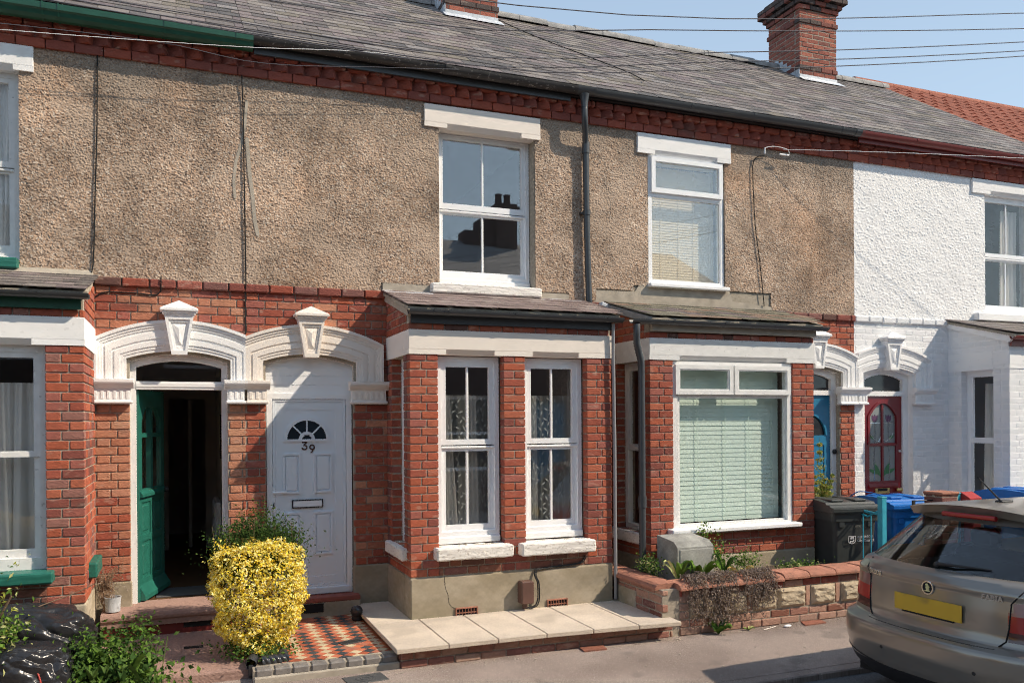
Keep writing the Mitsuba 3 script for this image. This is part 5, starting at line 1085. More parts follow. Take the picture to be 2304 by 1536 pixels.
ps.append(leaf_set(Q, N_2, .027, [4, 5, 6, 7, 4], g, .5)); Q = V([.33, -.95, .86]) + g.normal(size=(260, 3)) * V([.06, .06, .08]); ps.append(leaf_set(Q, V([[0, -.5, .86]]).repeat(260, 0), .027, [0, 1, 2], g, .5))
Q = V([.56, -1.20, .16]) + g.normal(size=(900, 3)) * V([.14, .13, .035]); ps.append(leaf_set(Q, V([[0, -.6, .8]]).repeat(900, 0), .03, [4, 5, 6, 8], g, .55))
put_leaves(pb, 'green_foliage', ps)
put(pb, 'stem', cat([tube(smooth_path([(.55 + .08 * a, -1.0, .06), (.57 + .2 * a, -1.0, .3), (.58 + .5 * a, -1.0, .6)], 3), .012, 6) for a in (-.4, 0, .45)]), 'mat_stem')

def big_leaf(base, az, L, W, rise, tone, g, n=6):
    t = np.linspace(0, 1, n); dx = L * np.sin(t * 1.25) / .95; z = rise * L * np.sin(t * 2.3); w = W * np.sin(np.pi * np.clip(t * .88 + .12, 0, 1)) ** .8
    c, s = math.cos(az), math.sin(az); ctr = np.stack([base[0] + dx * c, base[1] + dx * s, base[2] + z], 1); sd = V([-s, c, 0]); fold = V([0, 0, 1.]) * (.35 * w)[:, None]
    P = np.stack([ctr - sd * w[:, None] / 2 + fold, ctr, ctr + sd * w[:, None] / 2 + fold], 1); m = grid(P)
    uv = np.tile([tone + .5, 0.], (len(m.vertices), 1)) + np.stack([np.tile([-.2, 0, .2], n), np.repeat(t, 3)], 1); return m, uv
def rosette(name, lab, cat_, pos, n, L, W, rise, tones, g, group=None, extra=None):
    k = thing(name, lab, cat_, group); 
    for i in range(n):
        m, uv = big_leaf(pos, i * 2.4 + g.normal() * .3, L * g.uniform(.65, 1.2), W * g.uniform(.7, 1.2), rise * g.uniform(.6, 1.3), tones[g.integers(len(tones))], g)
        put(k, 'leaf', m, 'mat_leaf', False, uv=uv)
    if extra: put_leaves(k, 'foliage', extra)
    return k
def fluff(c, r, n, size, tones, up=.6):
    Q = V(c) + g.normal(size=(n, 3)) * V(r); N_ = g.normal(size=Q.shape) + V([0, -.4, up]); N_ /= np.linalg.norm(N_, axis=1, keepdims=True); return leaf_set(Q, N_, size, tones, g, .55)
rosette('weed', 'broad-leaved weed in front of the grey service cabinet', 'plant', (4.62, -1.44, .41), 12, .20, .075, .75, [8, 9, 17, 19], g)
rosette('weed', 'upright pointed leaves at the left corner of the planter', 'plant', (4.38, -1.40, .41), 8, .19, .06, 1.1, [9, 19, 8], g)
rosette('weed', 'leafy weed growing right against the right side of the service cabinet', 'plant', (4.93, -1.36, .41), 7, .17, .06, 1.2, [8, 17], g, extra=[fluff((4.92, -1.28, .62), (.05, .05, .10), 260, .030, [8, 17, 19, 7])])
rosette('weed', 'pale yellowing weed lying low in the middle of the planter', 'plant', (5.08, -1.42, .42), 7, .15, .05, .6, [19, 16, 9], g)
for lab, c, r_, n_ in (('small flowering weed at the far left end of the planter', (4.22, -1.15, .55), (.05, .08, .05), 420), ('bushy green weed in the planter below the window sill', (5.22, -1.30, .52), (.09, .06, .07), 520), ('low green weeds near the grey bin at the right end of the planter', (5.78, -1.40, .46), (.13, .05, .045), 520), ('thin weed growing up past the window sill behind the cabinet', (4.93, -1.02, .80), (.05, .03, .06), 130)):
    k = thing('weed', lab, 'plant'); put_leaves(k, 'foliage', [fluff(c, r_, n_, .030, [8, 17, 7, 19, 9])])
    put(k, 'stem', cat([tube([(c[0] + a, c[1], .38), (c[0] + a * 1.6, c[1], c[2] + .04)], .003, 4) for a in (-.03, .0, .03)]), 'mat_stem')
rosette('weed', 'green weed at the foot of the planter wall on the pavement', 'plant', (4.55, -1.79, .0), 11, .11, .06, .9, [8, 9, 17], g)
rosette('weed', 'tiny weed sprout at the base of the wall under the dried plant', 'plant', (4.90, -1.775, .0), 5, .07, .03, .5, [9, 19], g)
# dead trailing plant over the wall
def trailing(lab, x0, x1, n, zb):
    k = thing('dead_plant', lab, 'plant'); Ls, St = [], []
    for i in range(n):
        x = g.uniform(x0, x1); y1 = GY - .03 - .05 * g.random(); end = zb(x) + .10 * abs(g.normal()); pts = smooth_path([(x + .02 * g.normal(), GY + .20 - .1 * g.random(), .47), (x, GY + .03, .515 + .02 * g.random()), (x + .015 * g.normal(), GY - .035, .485), (x + .03 * g.normal(), y1, max(.36, end)), (x + .05 * g.normal(), y1 - .01, min(end, .35))], 5)
        St.append(tube(pts, .0022, 4)); q = pts[g.integers(2, len(pts), 34)] + g.normal(size=(34, 3)) * V([.015, .012, .012]); N_ = g.normal(size=q.shape) + V([0, -1., .1]); N_ /= np.linalg.norm(N_, axis=1, keepdims=True); Ls.append(leaf_set(q, N_, .026, [12, 13, 13, 15, 15, 12], g, .45, .8, .7))
    put_leaves(k, 'foliage', Ls); put(k, 'stem', cat(St), 'mat_stem'); return k
trailing('dried brown trailing plant hanging over the left half of the planter wall', 4.28, 4.78, 85, lambda x: .06 + .3 * abs(x - 4.5) ** 1.0)
trailing('narrower dried trailing plant over the planter wall, right of the larger one', 4.84, 5.20, 55, lambda x: .10 + .8 * abs(x - 4.95))
kd = thing('dead_plant', 'withered brown plant hanging at the back corner of the planter wall beside the downpipe', 'plant')
q = V([4.06, -.75, .30]) + g.normal(size=(500, 3)) * V([.03, .12, .11]); put_leaves(kd, 'foliage', [leaf_set(q, g.normal(size=q.shape) / 1.7 + V([-.5, -.3, 0]), .026, [12, 13, 14], g, .4, .8, .6)])
# tall weed behind the bins
tw = thing('tall_weed', 'tall feathery yellow-green weed standing in front of the blue door', 'plant'); ls, st = [], []
for k in range(17):
    a = g.uniform(0, 6.28); hh = g.uniform(.7, 1.30) if k else 1.62; bx_, by_ = 6.86, -.52; tip = (bx_ + .17 * math.cos(a) * (k > 0), by_ + .12 * math.sin(a) * (k > 0), .35 + hh * .86)
    pts = smooth_path([(bx_ + .03 * math.cos(a), by_, .0), (bx_ + .08 * math.cos(a) * (k > 0), by_ + .05 * math.sin(a), .35 + hh * .4), tip], 10); st.append(tube(pts, np.linspace(.006, .0015, len(pts)), 5))
    t = g.random(1200) ** .65; i = (t * (len(pts) - 1)).astype(int); q = pts[i] + g.normal(size=(1200, 3)) * V([.085, .06, .045]) * (1.15 - t)[:, None]
    ls.append(leaf_set(q, g.normal(size=q.shape) / 1.7 + V([0, -.3, .4]), .036, [10, 11, 9, 19, 8, 16, 10, 19], g, .35, .3))
put_leaves(tw, 'foliage', ls); put(tw, 'stem', cat(st), 'mat_leafstem')

# left foreground: bin bags, shrub, leafy plant, dead stems
def bag(c, r, seed, tie):
    m = trimesh.creation.icosphere(6, 1.); v = np.asarray(m.vertices); q = np.sign(v) * np.abs(v) ** .85
    top = np.clip((v[:, 2] - .1) / .9, 0, 1); tp_ = V(tie); ax = tp_ / np.linalg.norm(tp_); e1 = np.cross(ax, [.1, .9, .2]); e1 /= np.linalg.norm(e1); e2 = np.cross(ax, e1); an0 = 0; an = np.arctan2(v @ e2, v @ e1); ca = v @ ax; pl = (np.abs(np.sin(an * 6 + 6 * meshkit.fbm(v * 1.6, 2, seed))) - .5) * np.clip(ca + .55, 0, 1.) * np.sqrt(np.clip(1.02 - ca ** 2, 0, 1)) * .085 + .10 * np.clip(ca - .8, 0, 1) / .2
    d = 1 + .30 * (meshkit.fbm(v * 1.7, 3, seed) - .5) + .06 * (meshkit.fbm(v * 4, 2, seed + 3) - .5) + pl
    fl = np.abs(meshkit.fbm(v * 3.2, 2, seed + 8) - .5); d += .02 * np.clip(.06 - fl, 0, 1) / .06
    w = q * d[:, None] * V(r); w[:, 2] = np.maximum(w[:, 2], -r[2] * .85); return trimesh.Trimesh(w + V(c), m.faces, process=False)
solo('bin_bag', 'large black plastic refuse bag slumped against the left bay wall', 'bin bag', bag((-.98, -1.28, .28), (.40, .32, .36), 3, (-.5, -.3, .85)), 'mat_binbag', True)
solo('bin_bag', 'smaller black refuse bag with red tie in front of the larger bag', 'bin bag', bag((-1.0, -1.70, .20), (.32, .24, .27), 9, (-.3, -.5, .8)), 'mat_binbag', True)
tie = solo('bag_tie', 'thin red tie string trailing down the front bin bag', 'string', tube(smooth_path([(-.93, -1.86, .38), (-.88, -1.90, .30), (-.86, -1.91, .22)], 5), .006, 5), 'mat_redstring')
k = thing('leafy_plant', 'low green leafy plant at the bottom left in front of the concrete path', 'plant'); ps = []
for (c, r_, n_, s_) in (((-.54, -1.62, .34), (.12, .08, .09), 700, .042), ((-.38, -1.62, .24), (.12, .08, .07), 700, .044), ((-.62, -1.70, .22), (.09, .08, .07), 500, .045), ((-.42, -1.75, .14), (.17, .08, .05), 800, .050), ((-.22, -1.50, .36), (.045, .05, .08), 230, .032), ((-.32, -1.55, .40), (.05, .05, .07), 200, .032)): ps.append(fluff(c, r_, n_, s_, [8, 17, 7, 9, 5], .9))
put_leaves(k, 'foliage', ps)
for i in range(26):
    a = g.uniform(0, 6.28); m, uv = big_leaf((g.uniform(-.72, -.22), g.uniform(-1.85, -1.65), g.uniform(.06, .22)), a, g.uniform(.10, .17), g.uniform(.05, .09), g.uniform(.5, 1.2), [8, 17, 9, 7][i % 4], g); put(k, 'leaf', m, 'mat_leaf', False, uv=uv)
put(k, 'stem', cat([tube([(x_, -1.5, .05), (x_ + g.normal() * .05, -1.5, .38)], .004, 4) for x_ in np.linspace(-.65, -.15, 9)]), 'mat_leafstem')
k = thing('shrub', 'yellow-green shrub at the left edge in front of the green window sill', 'shrub'); Q = V([-1.36, -1.72, .56]) + g.normal(size=(3200, 3)) * V([.14, .14, .20]); N_ = g.normal(size=Q.shape) + V([.4, -.4, .7]); N_ /= np.linalg.norm(N_, axis=1, keepdims=True)
put_leaves(k, 'foliage', [leaf_set(Q, N_, .045, [9, 8, 19, 10, 17], g, .35), fluff((-1.08, -1.72, .56), (.05, .06, .06), 200, .04, [9, 19, 8])]); put(k, 'stem', cat([tube(smooth_path([(-1.3, -1.7, 0), (-1.28 + a, -1.7, .45), (-1.2 + 2 * a, -1.72, .8)], 4), .007, 5) for a in (-.06, 0, .07)] + [tube(smooth_path([(-1.25, -1.5, .55), (-1.0, -1.3, .62), (-.72, -1.05, .68), (-.62, -1.0, .72)], 5), .004, 4)]), 'mat_stem')
k = thing('dead_plant', 'tangle of dry bare stems in the corner left of the green door', 'plant'); st = []
for i in range(60):
    a = g.uniform(0, 6.28); st.append(tube(smooth_path([(-.60 + .01 * g.normal(), -.16, .33), (-.60 + .03 * g.normal(), -.17, .50), (-.60 + .07 * math.cos(a), -.16 + .05 * math.sin(a), .62 + .05 * g.normal()), (-.57 + .12 * math.cos(a), -.16 + .06 * math.sin(a), .66 + .07 * g.normal())], 4), np.linspace(.006 if i < 4 else .0035, .0015, 13), 4))
put(k, 'stem', cat(st), 'mat_drystem'); q = V([-.58, -.17, .52]) + g.normal(size=(240, 3)) * V([.06, .04, .08]); put_leaves(k, 'foliage', [leaf_set(q, g.normal(size=q.shape) / 1.7, .022, [13, 15, 13], g, .4, .8)])
jp = thing('plant_pot', 'small metallic grey pot on the step under the dry stems', 'pot'); scene[jp] = mikit.ply(shift(lathe([(0, 0), (.058, 0), (.066, .12), (.07, .125), (.06, .125), (.05, .02), (0, .02)]), -.55, -.17, .33), 'mat_lead', 40)

# small things on the ground
solo('drain_cover', 'small dark metal drain cover set into the pavement by the tiled path', 'drain cover', tf(cat([cbox(-.155, .155, -.10, .10, -.01, .006, .003), shift(lathe([(.06, 0), (.06, .003), (.075, .003), (.075, 0)], 28), 0, 0, .0055), frame(-.14, .14, -.085, .085, .012, 0, .01)]) if False else cat([cbox(-.155, .155, -.10, .10, -.01, .006, .003), shift(lathe([(.06, 0), (.06, .003), (.075, .003), (.075, 0)], 28), 0, 0, .0055), shift(lathe([(.025, 0), (.025, .003), (.038, .003), (.038, 0)], 28), 0, 0, .0055)]), trimesh.transformations.translation_matrix([1.30, -1.86, .0]) @ rotm([0, 0, 1], .12)), 'mat_iron')
solo('terracotta_tile', 'flat broken terracotta tile lying on the pavement below the patio', 'tile', tf(ext_xy(Polygon([(-.11, -.05), (.10, -.06), (.12, .05), (-.10, .06)]), 0, .012), V([[1, 0, 0, 3.27], [0, 1, 0, -1.80], [0, 0, 1, .001], [0, 0, 0, 1.]])), 'mat_tarmac_patch')
solo('terracotta_tile', 'thin terracotta patch on the pavement near the silver car', 'tile', tf(ext_xy(Polygon([(-.14, -.06), (.12, -.05), (.14, .06), (-.08, .07)]), 0, .010), V([[1, 0, 0, 5.62], [0, 1, 0, -1.80], [0, 0, 1, .001], [0, 0, 0, 1.]])), 'mat_tarmac_patch')
solo('litter', 'crumpled white wrapper lying on the pavement below the stone wall', 'litter', tf(trimesh.creation.icosphere(2, .03), V([[1.4, 0, 0, 5.30], [0, .6, 0, -1.83], [0, 0, .45, .012], [0, 0, 0, 1.]])), 'mat_white')
solo('litter', 'thin white stick lying on the pavement below the stone wall', 'litter', tube([(5.02, -1.84, .006), (5.20, -1.78, .006)], .004, 5), 'mat_cream')
cr = []
for k in range(260):
    x_, y_ = rnd.uniform(1.2, 6.4), (rnd.uniform(-1.78, -1.74) - abs(rnd.gauss(0, .05)) if k < 150 else rnd.uniform(-2.9, -1.8)); s_ = rnd.uniform(.003, .009)
    cr.append(tf(trimesh.creation.icosphere(0, s_), V([[rnd.uniform(.7, 1.6), 0, 0, x_], [0, 1, 0, y_], [0, 0, .6, s_ * .4], [0, 0, 0, 1.]])))
struct('gravel', cat(cr), 'mat_cement', kind='stuff')

# ------------------------------------------------------------------ blinds, curtains
def blind(lab, x0, x1, z0, z1, y, pitch, mt, tilt=.9):
    k = thing('venetian_blind', lab, 'blind'); put(k, 'headrail', cbox(x0, x1, y - .02, y + .02, z1, z1 + .04, .004), mt)
    w = pitch * 1.18; sl_ = tf(cbox(0, x1 - x0, -w / 2, w / 2, -.0012, .0012, .0006), rotm([1, 0, 0], tilt)); d = mikit.ply(sl_, mt, False); n = int((z1 - z0) / pitch)
    for i in range(n):
        M = np.eye(4); M[:3, 3] = [x0, y, z0 + pitch * (i + .5)]; put_dict(k, 'slat', d, M @ rotm([1, 0, 0], rnd.gauss(0, .03)))
    for f in (.22, .48, .70, .93): put(k, 'cord', bx(x0 + (x1 - x0) * f - .003, x0 + (x1 - x0) * f + .003, y - w * .42, y - w * .42 + .002, z0, z1), mt)
    return k
blind('pale green venetian blind filling the wide bay window', 4.76, 6.12, .885, 2.48, -.70, .048, 'mat_blind_green', 1.42)
blind('cream venetian blind in the upper window of the blind-windowed house', 4.97, 5.90, 3.54, 4.88, .16, .030, 'mat_blind_cream', 1.3)
def curtain(lab, x0, x1, z0, z1, y, folds, amp, mt, gather=1., n=90, seed=1, slant=0.):
    k = thing('curtain', lab, 'curtain'); X = np.linspace(0, 1, n); Z = np.linspace(z0, z1, 14); P = np.zeros((n, 14, 3)); r_ = np.random.default_rng(seed); ph = r_.random(3) * 6
    for j, z in enumerate(Z):
        t = (z1 - z) / (z1 - z0); u = X + .05 * np.sin(X * folds * 3.1 + ph[0]) * t
        P[:, j, 0] = x0 + (x1 - x0) * u * (1 - (1 - gather) * np.sin(t * 2.2)) + slant * t; P[:, j, 1] = y + amp * (np.sin(X * folds * 6.28 + ph[1] + .5 * np.sin(X * 9 + ph[2])) * (.5 + .5 * t) + .4 * np.sin(X * folds * 15 + ph[0])); P[:, j, 2] = z
    scene[k] = mikit.ply(grid(P), mt, True); return k
curtain('gathered translucent cream curtain in the left bay window', -1.75, -1.02, .95, 2.28, -.62, 7, .028, 'mat_voile', 1.0, seed=3)
curtain('draped grey-white curtain further left in the left bay window', -2.35, -1.60, .95, 2.30, -.58, 8, .03, 'mat_voile', .9, seed=4, slant=.1)
curtain('white net curtain in the upper window of the left house', -2.3, -1.30, 3.42, 4.90, .17, 9, .02, 'mat_voile', 1., seed=6)
curtain('pale curtain hanging at the right of the white house upper window', 10.72, 11.02, 3.45, 4.85, .20, 4, .03, 'mat_voile', .9, seed=7)
curtain('grey net curtain in the side window of the white bay', 9.80, 10.5, .9, 2.4, -.30, 8, .02, 'mat_voile', 1., seed=9)
k_ = curtain('plain pale curtain drawn across the narrow left side window of the white-silled bay', 0, .48, .86, 2.5, 0, 5, .012, 'mat_curtain_thick', 1., seed=12); scene[k_]['to_world'] = T4(V([[0, -1., 0, 2.10], [-1., 0, 0, -.19], [0, 0, 1, 0], [0, 0, 0, 1]]))
# leaf-patterned sheer café curtains of number 39
def sheer(lab, x0, x1, z0, z1, y, seed, parts_):
    k = thing('net_curtain', lab, 'net curtain'); r_ = np.random.default_rng(seed)
    Y = lambda x: y + .012 * np.sin((x - x0) * 34 + seed) + .006 * np.sin((x - x0) * 83)
    X = np.linspace(x0, x1, 70); Z = np.linspace(z0, z1, 8); P = np.stack(np.broadcast_arrays(X[:, None], Y(X)[:, None], Z[None]), -1); scene[k] = mikit.ply(grid(P), 'mat_sheer', True)
    lf_ = []
    for vx in np.arange(x0 + .05, x1, .085):
        z = z0 + .05; i = 0; px = vx
        while z < z1 - .03:
            a = 50 + r_.normal() * 18; a = a if i % 2 else 180 - a; q = ext_xz(leaf_poly(0, 0, .050 + .010 * r_.normal(), .007, a), -.0006, .0006); lf_.append(shift(q, px, float(Y(px)) - .004, z)); z += .043 + .012 * r_.random(); px = vx + .014 * math.sin(z * 9 + vx * 30); i += 1
    put(k, 'leaf_pattern', cat(lf_), 'mat_lace', kind='stuff')
    for a, b, sl in parts_:
        Xa = np.linspace(0, 1, 26); Pz = np.linspace(z0, z1, 6); P = np.zeros((26, 6, 3))
        for j, zz in enumerate(Pz): t = (z1 - zz) / (z1 - z0); P[:, j] = np.stack([a + (b - a) * Xa * (1 + .25 * t) + sl * t, y + .03 + .018 * np.sin(Xa * 19), np.full(26, zz)], 1)
        put(k, 'fold', grid(P), 'mat_voile', True)
    return k
sheer('sheer leaf-patterned curtain with a gathered fold, left window of the white-silled bay', 2.22, 2.79, .93, 2.20, -.66, 3, [(2.27, 2.37, .05), (2.52, 2.63, .0)])
sheer('sheer leaf-patterned curtain in the right window of the white-silled bay', 3.07, 3.66, .93, 2.20, -.66, 5, [(3.10, 3.125, .0), (3.20, 3.255, .0)])

# ------------------------------------------------------------------ cables
def cable(lab, pts, r, mt='mat_cable', nm='overhead_cable', ct='cable'): solo(nm, lab, ct, tube(smooth_path(pts, 6), r, 6), mt, True, group={'overhead_cable': 'overhead cables above the street', 'wall_cable': 'cables clipped to the house fronts'}.get(nm))
W = lambda q, y: None
YC = -4.0
for lab, pts in (('thick black overhead cable, topmost in the sky', [(-3., YC, 4.02), (1.61, YC, 4.193), (5.615, YC, 4.834), (9., YC, 5.6)]),
                 ('second overhead cable from the top, crossing above the ridge', [(-3., YC, 3.98), (1.062, YC, 4.002), (2.652, YC, 4.223), (5.614, YC, 4.723), (9, YC, 5.4)]),
                 ('third overhead cable, crossing the middle of the right chimney', [(-3., YC, 4.05), (1.061, YC, 3.863), (3.118, YC, 4.166), (5.613, YC, 4.628), (9, YC, 5.35)]),
                 ('fourth overhead cable, crossing the lower part of the right chimney', [(-3., YC, 4.02), (1.061, YC, 3.815), (3.118, YC, 4.110), (5.612, YC, 4.565), (9, YC, 5.3)]),
                 ('lowest overhead cable, crossing the base of the right chimney', [(-3., YC, 4.0), (1.0, YC, 3.83), (1.752, YC, 3.851), (2.65, YC, 3.984), (5.612, YC, 4.527), (9, YC, 5.3)])):
    cable(lab, pts, .0030)
cable('thin white cable stretched along the eaves of the left house', [(-3.2, -.30, 5.06), (-1.347, -.30, 5.178), (-.352, -.30, 5.255), (.60, -.30, 5.341), (1.779, -.30, 5.472), (2.6, -.27, 5.50)], .0030, 'mat_white', 'eaves_cable')
cable('thin grey cable running along the dog-tooth brick course', [(-3., -.30, 5.10), (-1.347, -.30, 5.229), (-.1, -.29, 5.27), (.599, -.28, 5.222), (1.778, -.28, 5.345), (2.6, -.27, 5.45)], .0028, 'mat_cable', 'eaves_cable')
cable('white telephone wire from the wall bracket toward the right', [(6.70, -.12, 5.165), (8.0, -.5, 5.16), (10.8, -1.2, 5.15), (15., -2.5, 5.2)], .0032, 'mat_white', 'telephone_wire')
k = thing('wire_bracket', 'small white insulator bracket fixed below the eaves of the blind-windowed house', 'bracket'); scene[k] = mikit.ply(cat([tube([(6.45, -.10, 5.09), (6.45, -.10, 5.16)], .010, 8), tube(smooth_path([(6.45, -.10, 5.16), (6.6, -.11, 5.19), (6.78, -.12, 5.165), (6.80, -.11, 5.12), (6.70, -.10, 5.115)], 5), .004, 6), cbox(6.66, 6.80, -.115, -.095, 5.10, 5.118, .003)]), 'mat_white')
for lab, pts in (('black cable clipped down the pebbledash of the left house', [(-.655, -.025, 5.185), (-.66, -.026, 4.6), (-.678, -.024, 4.0), (-.70, -.024, 3.33), (-.715, -.045, 3.25), (-.76, -.03, 3.15)]),
                 ('black cable clipped down the joint between the two arched doors', [(.555, -.045, 5.18), (.565, -.024, 4.9), (.572, -.026, 4.2), (.580, -.024, 3.3), (.580, -.045, 3.23), (.575, -.008, 3.15), (.575, -.008, 2.78)]),
                 ('black cable clipped down the pebbledash of the blind-windowed house', [(6.52, -.03, 5.10), (6.36, -.03, 5.04), (6.33, -.03, 4.95), (6.36, -.026, 4.3), (6.43, -.026, 3.8), (6.47, -.026, 3.45), (6.49, -.02, 3.30)]),
                 ('black cable curving over the brickwork left of the arches', [(-.15, -.04, 3.27), (-.15, -.05, 3.22), (-.155, -.012, 3.14), (-.20, -.01, 3.105), (-.40, -.01, 3.118), (-.60, -.01, 3.115), (-.69, -.01, 3.06), (-.735, -.012, 2.95), (-.74, -.012, 2.4), (-.745, -.12, 2.3), (-.742, -.02, 2.1), (-.735, -.012, 1.0), (-.70, -.012, .6)])):
    cable(lab, pts, .0060, 'mat_cable_black', 'wall_cable')
cable('black cable lying down the slates from the left chimney', [(4.13, 2.66, 7.52), (4.40, 2.1, 7.11), (4.85, 1.2, 6.50), (5.1, .55, 6.06), (5.10, .40, 5.96), (5.05, .30, 5.90)], .006, 'mat_cable_black', 'roof_cable')

# ------------------------------------------------------------------ cars
def car(lab, mt, X0, Y0, head, z, detail=True):
    k = thing('parked_car', lab, 'car'); hw = .866
    zs = np.concatenate([np.linspace(.17, .98, 42), np.linspace(1.0, 1.365, 20), np.linspace(1.38, 1.44, 5)])
    xr = lambda q: np.interp(q, [.17, .24, .32, .45, .56, .585, .60, .66, .80, .905, .915, .985, 1.0, 1.365, 1.44], [.16, .075, .03, .0, .005, .02, .10, .118, .125, .135, .118, .165, .225, .56, .64])
    xf = lambda q: np.interp(q, [.17, .24, .5, .70, .84, .93, .985, 1.0, 1.365, 1.44], [4.12, 4.20, 4.24, 4.20, 4.02, 3.62, 3.36, 3.28, 2.58, 2.40])
    wd = lambda q: hw * np.interp(q, [.17, .26, .50, .70, .90, .985, 1.0, 1.365, 1.44], [.93, .98, 1., 1., .975, .925, .905, .67, .60])
    nq = 72
    qs = np.sin(np.linspace(-np.pi / 2, np.pi / 2, nq)); qs = np.sign(qs) * np.abs(qs) ** .96
    c_ = .42; sx = np.linspace(0, 1, 60)[1:-1]
    def loop(zz):
        w, a, b = wd(zz), xr(zz), xf(zz); cr = np.interp(zz, [.2, .6, 1., 1.4], [.44, .42, .40, .34]); cf = np.interp(zz, [.2, .9, 1., 1.4], [.7, .7, .45, .4]); n = 2.6
        re = np.stack([a + .035 * qs ** 2 + (cr - .035) * (1 - (1 - np.abs(qs) ** n) ** (1 / n)), w * qs], 1)           # right (-) to left (+) across the rear
        fr_ = np.stack([b - cf * (1 - (1 - np.abs(qs[::-1]) ** 2.4) ** (1 / 2.4)), w * qs[::-1]], 1)
        L = np.stack([(a + cr) + (b - cf - a - cr) * sx, np.full(len(sx), w)], 1); Rr = np.stack([(b - cf) + (a + cr - b + cf) * sx, np.full(len(sx), -w)], 1)
        return np.vstack([re, L, fr_, Rr, re[:1]])
    zo = lambda q: np.where(np.asarray(q) > 1., 1. + (np.asarray(q) - 1.) * .84, q)
    P = V([np.c_[loop(q), np.full(len(loop(q)), q)] for q in zs]); P[..., 2] = zo(P[..., 2]); Z1 = float(zo(1.442)) - 1.442; m_, n_ = P.shape[:2]
    M = np.eye(4); M[:3, 0] = [math.cos(head), math.sin(head), 0]; M[:3, 1] = [-math.sin(head), math.cos(head), 0]; M[:3, 3] = [X0, Y0, z]
    Q = (np.arange(m_ - 1)[:, None] + np.zeros((1, n_ - 1), int)); C = (np.zeros((m_ - 1, 1), int) + np.arange(n_ - 1)[None]); ctr = (P[:-1, :-1] + P[1:, :-1] + P[1:, 1:] + P[:-1, 1:]) / 4; zc = ctr[..., 2]; col = C
    rear = col < nq - 1; qc = np.where(rear, (qs[np.clip(col, 0, nq - 1)] + qs[np.clip(col + 1, 0, nq - 1)]) / 2, 0); x_ = ctr[..., 0]
    front = (col >= nq - 1 + 59) & (col < nq - 1 + 59 + nq - 1); side = ~rear & ~front
    glassz = (zc > 1.0) & (zc < 1.292)
    rw = rear & glassz & (np.abs(qc) < .84); ws = front & glassz & (np.abs(ctr[..., 1]) < .62)
    sg = glassz & side & (x_ > .95) & (x_ < 2.75) & ~((x_ > 1.72) & (x_ < 1.82)); qg = glassz & ((rear & (np.abs(qc) > .93)) | (side & (x_ < .86) & (zc > 1.03)))
    lampL = (zc > .645) & (zc < .875) & ((rear & (np.abs(qc) > .635 - (.875 - zc) * .12)) | (side & (x_ < .62 - (zc < .7) * .10)))
    lampL &= (x_ < 1.0)
    black = (zc < .30)
    pil = glassz & rear & ~rw & ~qg
    def sub(mask, off=0.):
        i, j = np.nonzero(mask); o = i * n_ + j; F = np.concatenate([np.stack([o, o + 1, o + n_ + 1], 1), np.stack([o, o + n_ + 1, o + n_], 1)]); used, inv = np.unique(F, return_inverse=True)
        return tf(trimesh.Trimesh(P.reshape(-1, 3)[used], inv.reshape(-1, 3), process=False), M)
    paintm = ~(rw | ws | sg | qg | lampL | black | pil)
    put(k, 'body', sub(paintm), mt, 22)
    # roof
    yq = np.linspace(-1, 1, 25); top = []
    xs_ = np.linspace(xr(1.44) - .14, xf(1.44), 30)
    for x in xs_:
        w = wd(1.44); e = min(1, max(0, (x - xs_[0]) / .10)) ; ee = .0 if x > .9 else -.012 * (1 - e)
        top.append([(x + (.06 * yv ** 2 if x < .62 else 0), w * yv, 1.442 + Z1 + ee + .045 * (1 - yv ** 2) * np.clip((xf(1.44) + .2 - x) / .5, .3, 1)) for yv in yq])
    T_ = V(top); lip = np.stack([T_[0], T_[0] - V([-.04, 0, .055]), T_[0] + V([.16, 0, -.07])], 0)
    put(k, 'roof', tf(cat([grid(T_), grid(lip)]), M), mt, 30)
    put(k, 'rear_window', sub(rw), 'mat_car_glass', 30); put(k, 'windscreen', sub(ws), 'mat_car_glass', 30); put(k, 'side_window', sub(sg | qg), 'mat_car_glass', 30)
    [put(k, 'pillar', sub(pil & (ctr[..., 1] * s_ > 0)), 'mat_black', 30) for s_ in (1, -1)]; put(k, 'lower_bumper', sub(black), 'mat_black', 22)
    for s in (1, -1):
        mk = lampL & (ctr[..., 1] * s > 0); lk = put(k, 'tail_lamp', sub(mk & (zc > .70) & (zc < .80)), 'mat_lamp_red', 22); put(lk, 'clear_band', sub(mk & (zc >= .80)), 'mat_lamp_clear', 22); put(lk, 'dark_band', sub(mk & (zc <= .70)), 'mat_lamp_dark', 22)
    def on(q, zz, off=.003):
        a = xr(zz) + (np.interp(zz, [.2, .6, 1., 1.4], [.44, .42, .40, .34]) - .035) * (1 - (1 - abs(q) ** 2.6) ** (1 / 2.6)) + .035 * q * q; return (a - off, wd(zz) * q, float(zo(zz)))
    lines = [[on(q, .592 + .02 * abs(q) ** 4, .0) for q in np.linspace(-.56, .56, 40)] , [on(q, .30 + .06 * q * q, .001) for q in np.linspace(-.97, .97, 40)]] + [[on(s * .56, .61), on(s * .60, .645), on(s * .615, .72), on(s * .634, .875), on(s * .70, .93), on(s * .76, .99)] for s in (1, -1)]
    put(k, 'panel_gap', tf(cat([tube(l, .0045, 5) for l in lines]), M), 'mat_dark')
    for (xw, yw) in ((.78, .74), (.78, -.74), (3.28, .74), (3.28, -.74)):
        wl = lathe([(.0, -.085), (.20, -.085), (.29, -.10), (.305, -.08), (.308, .08), (.29, .10), (.20, .085), (0, .085)], 32); put(k, 'wheel', tf(shift(tf(wl, rotm([1, 0, 0], math.pi / 2)), xw, yw, .308), M), 'mat_tyre', 30)
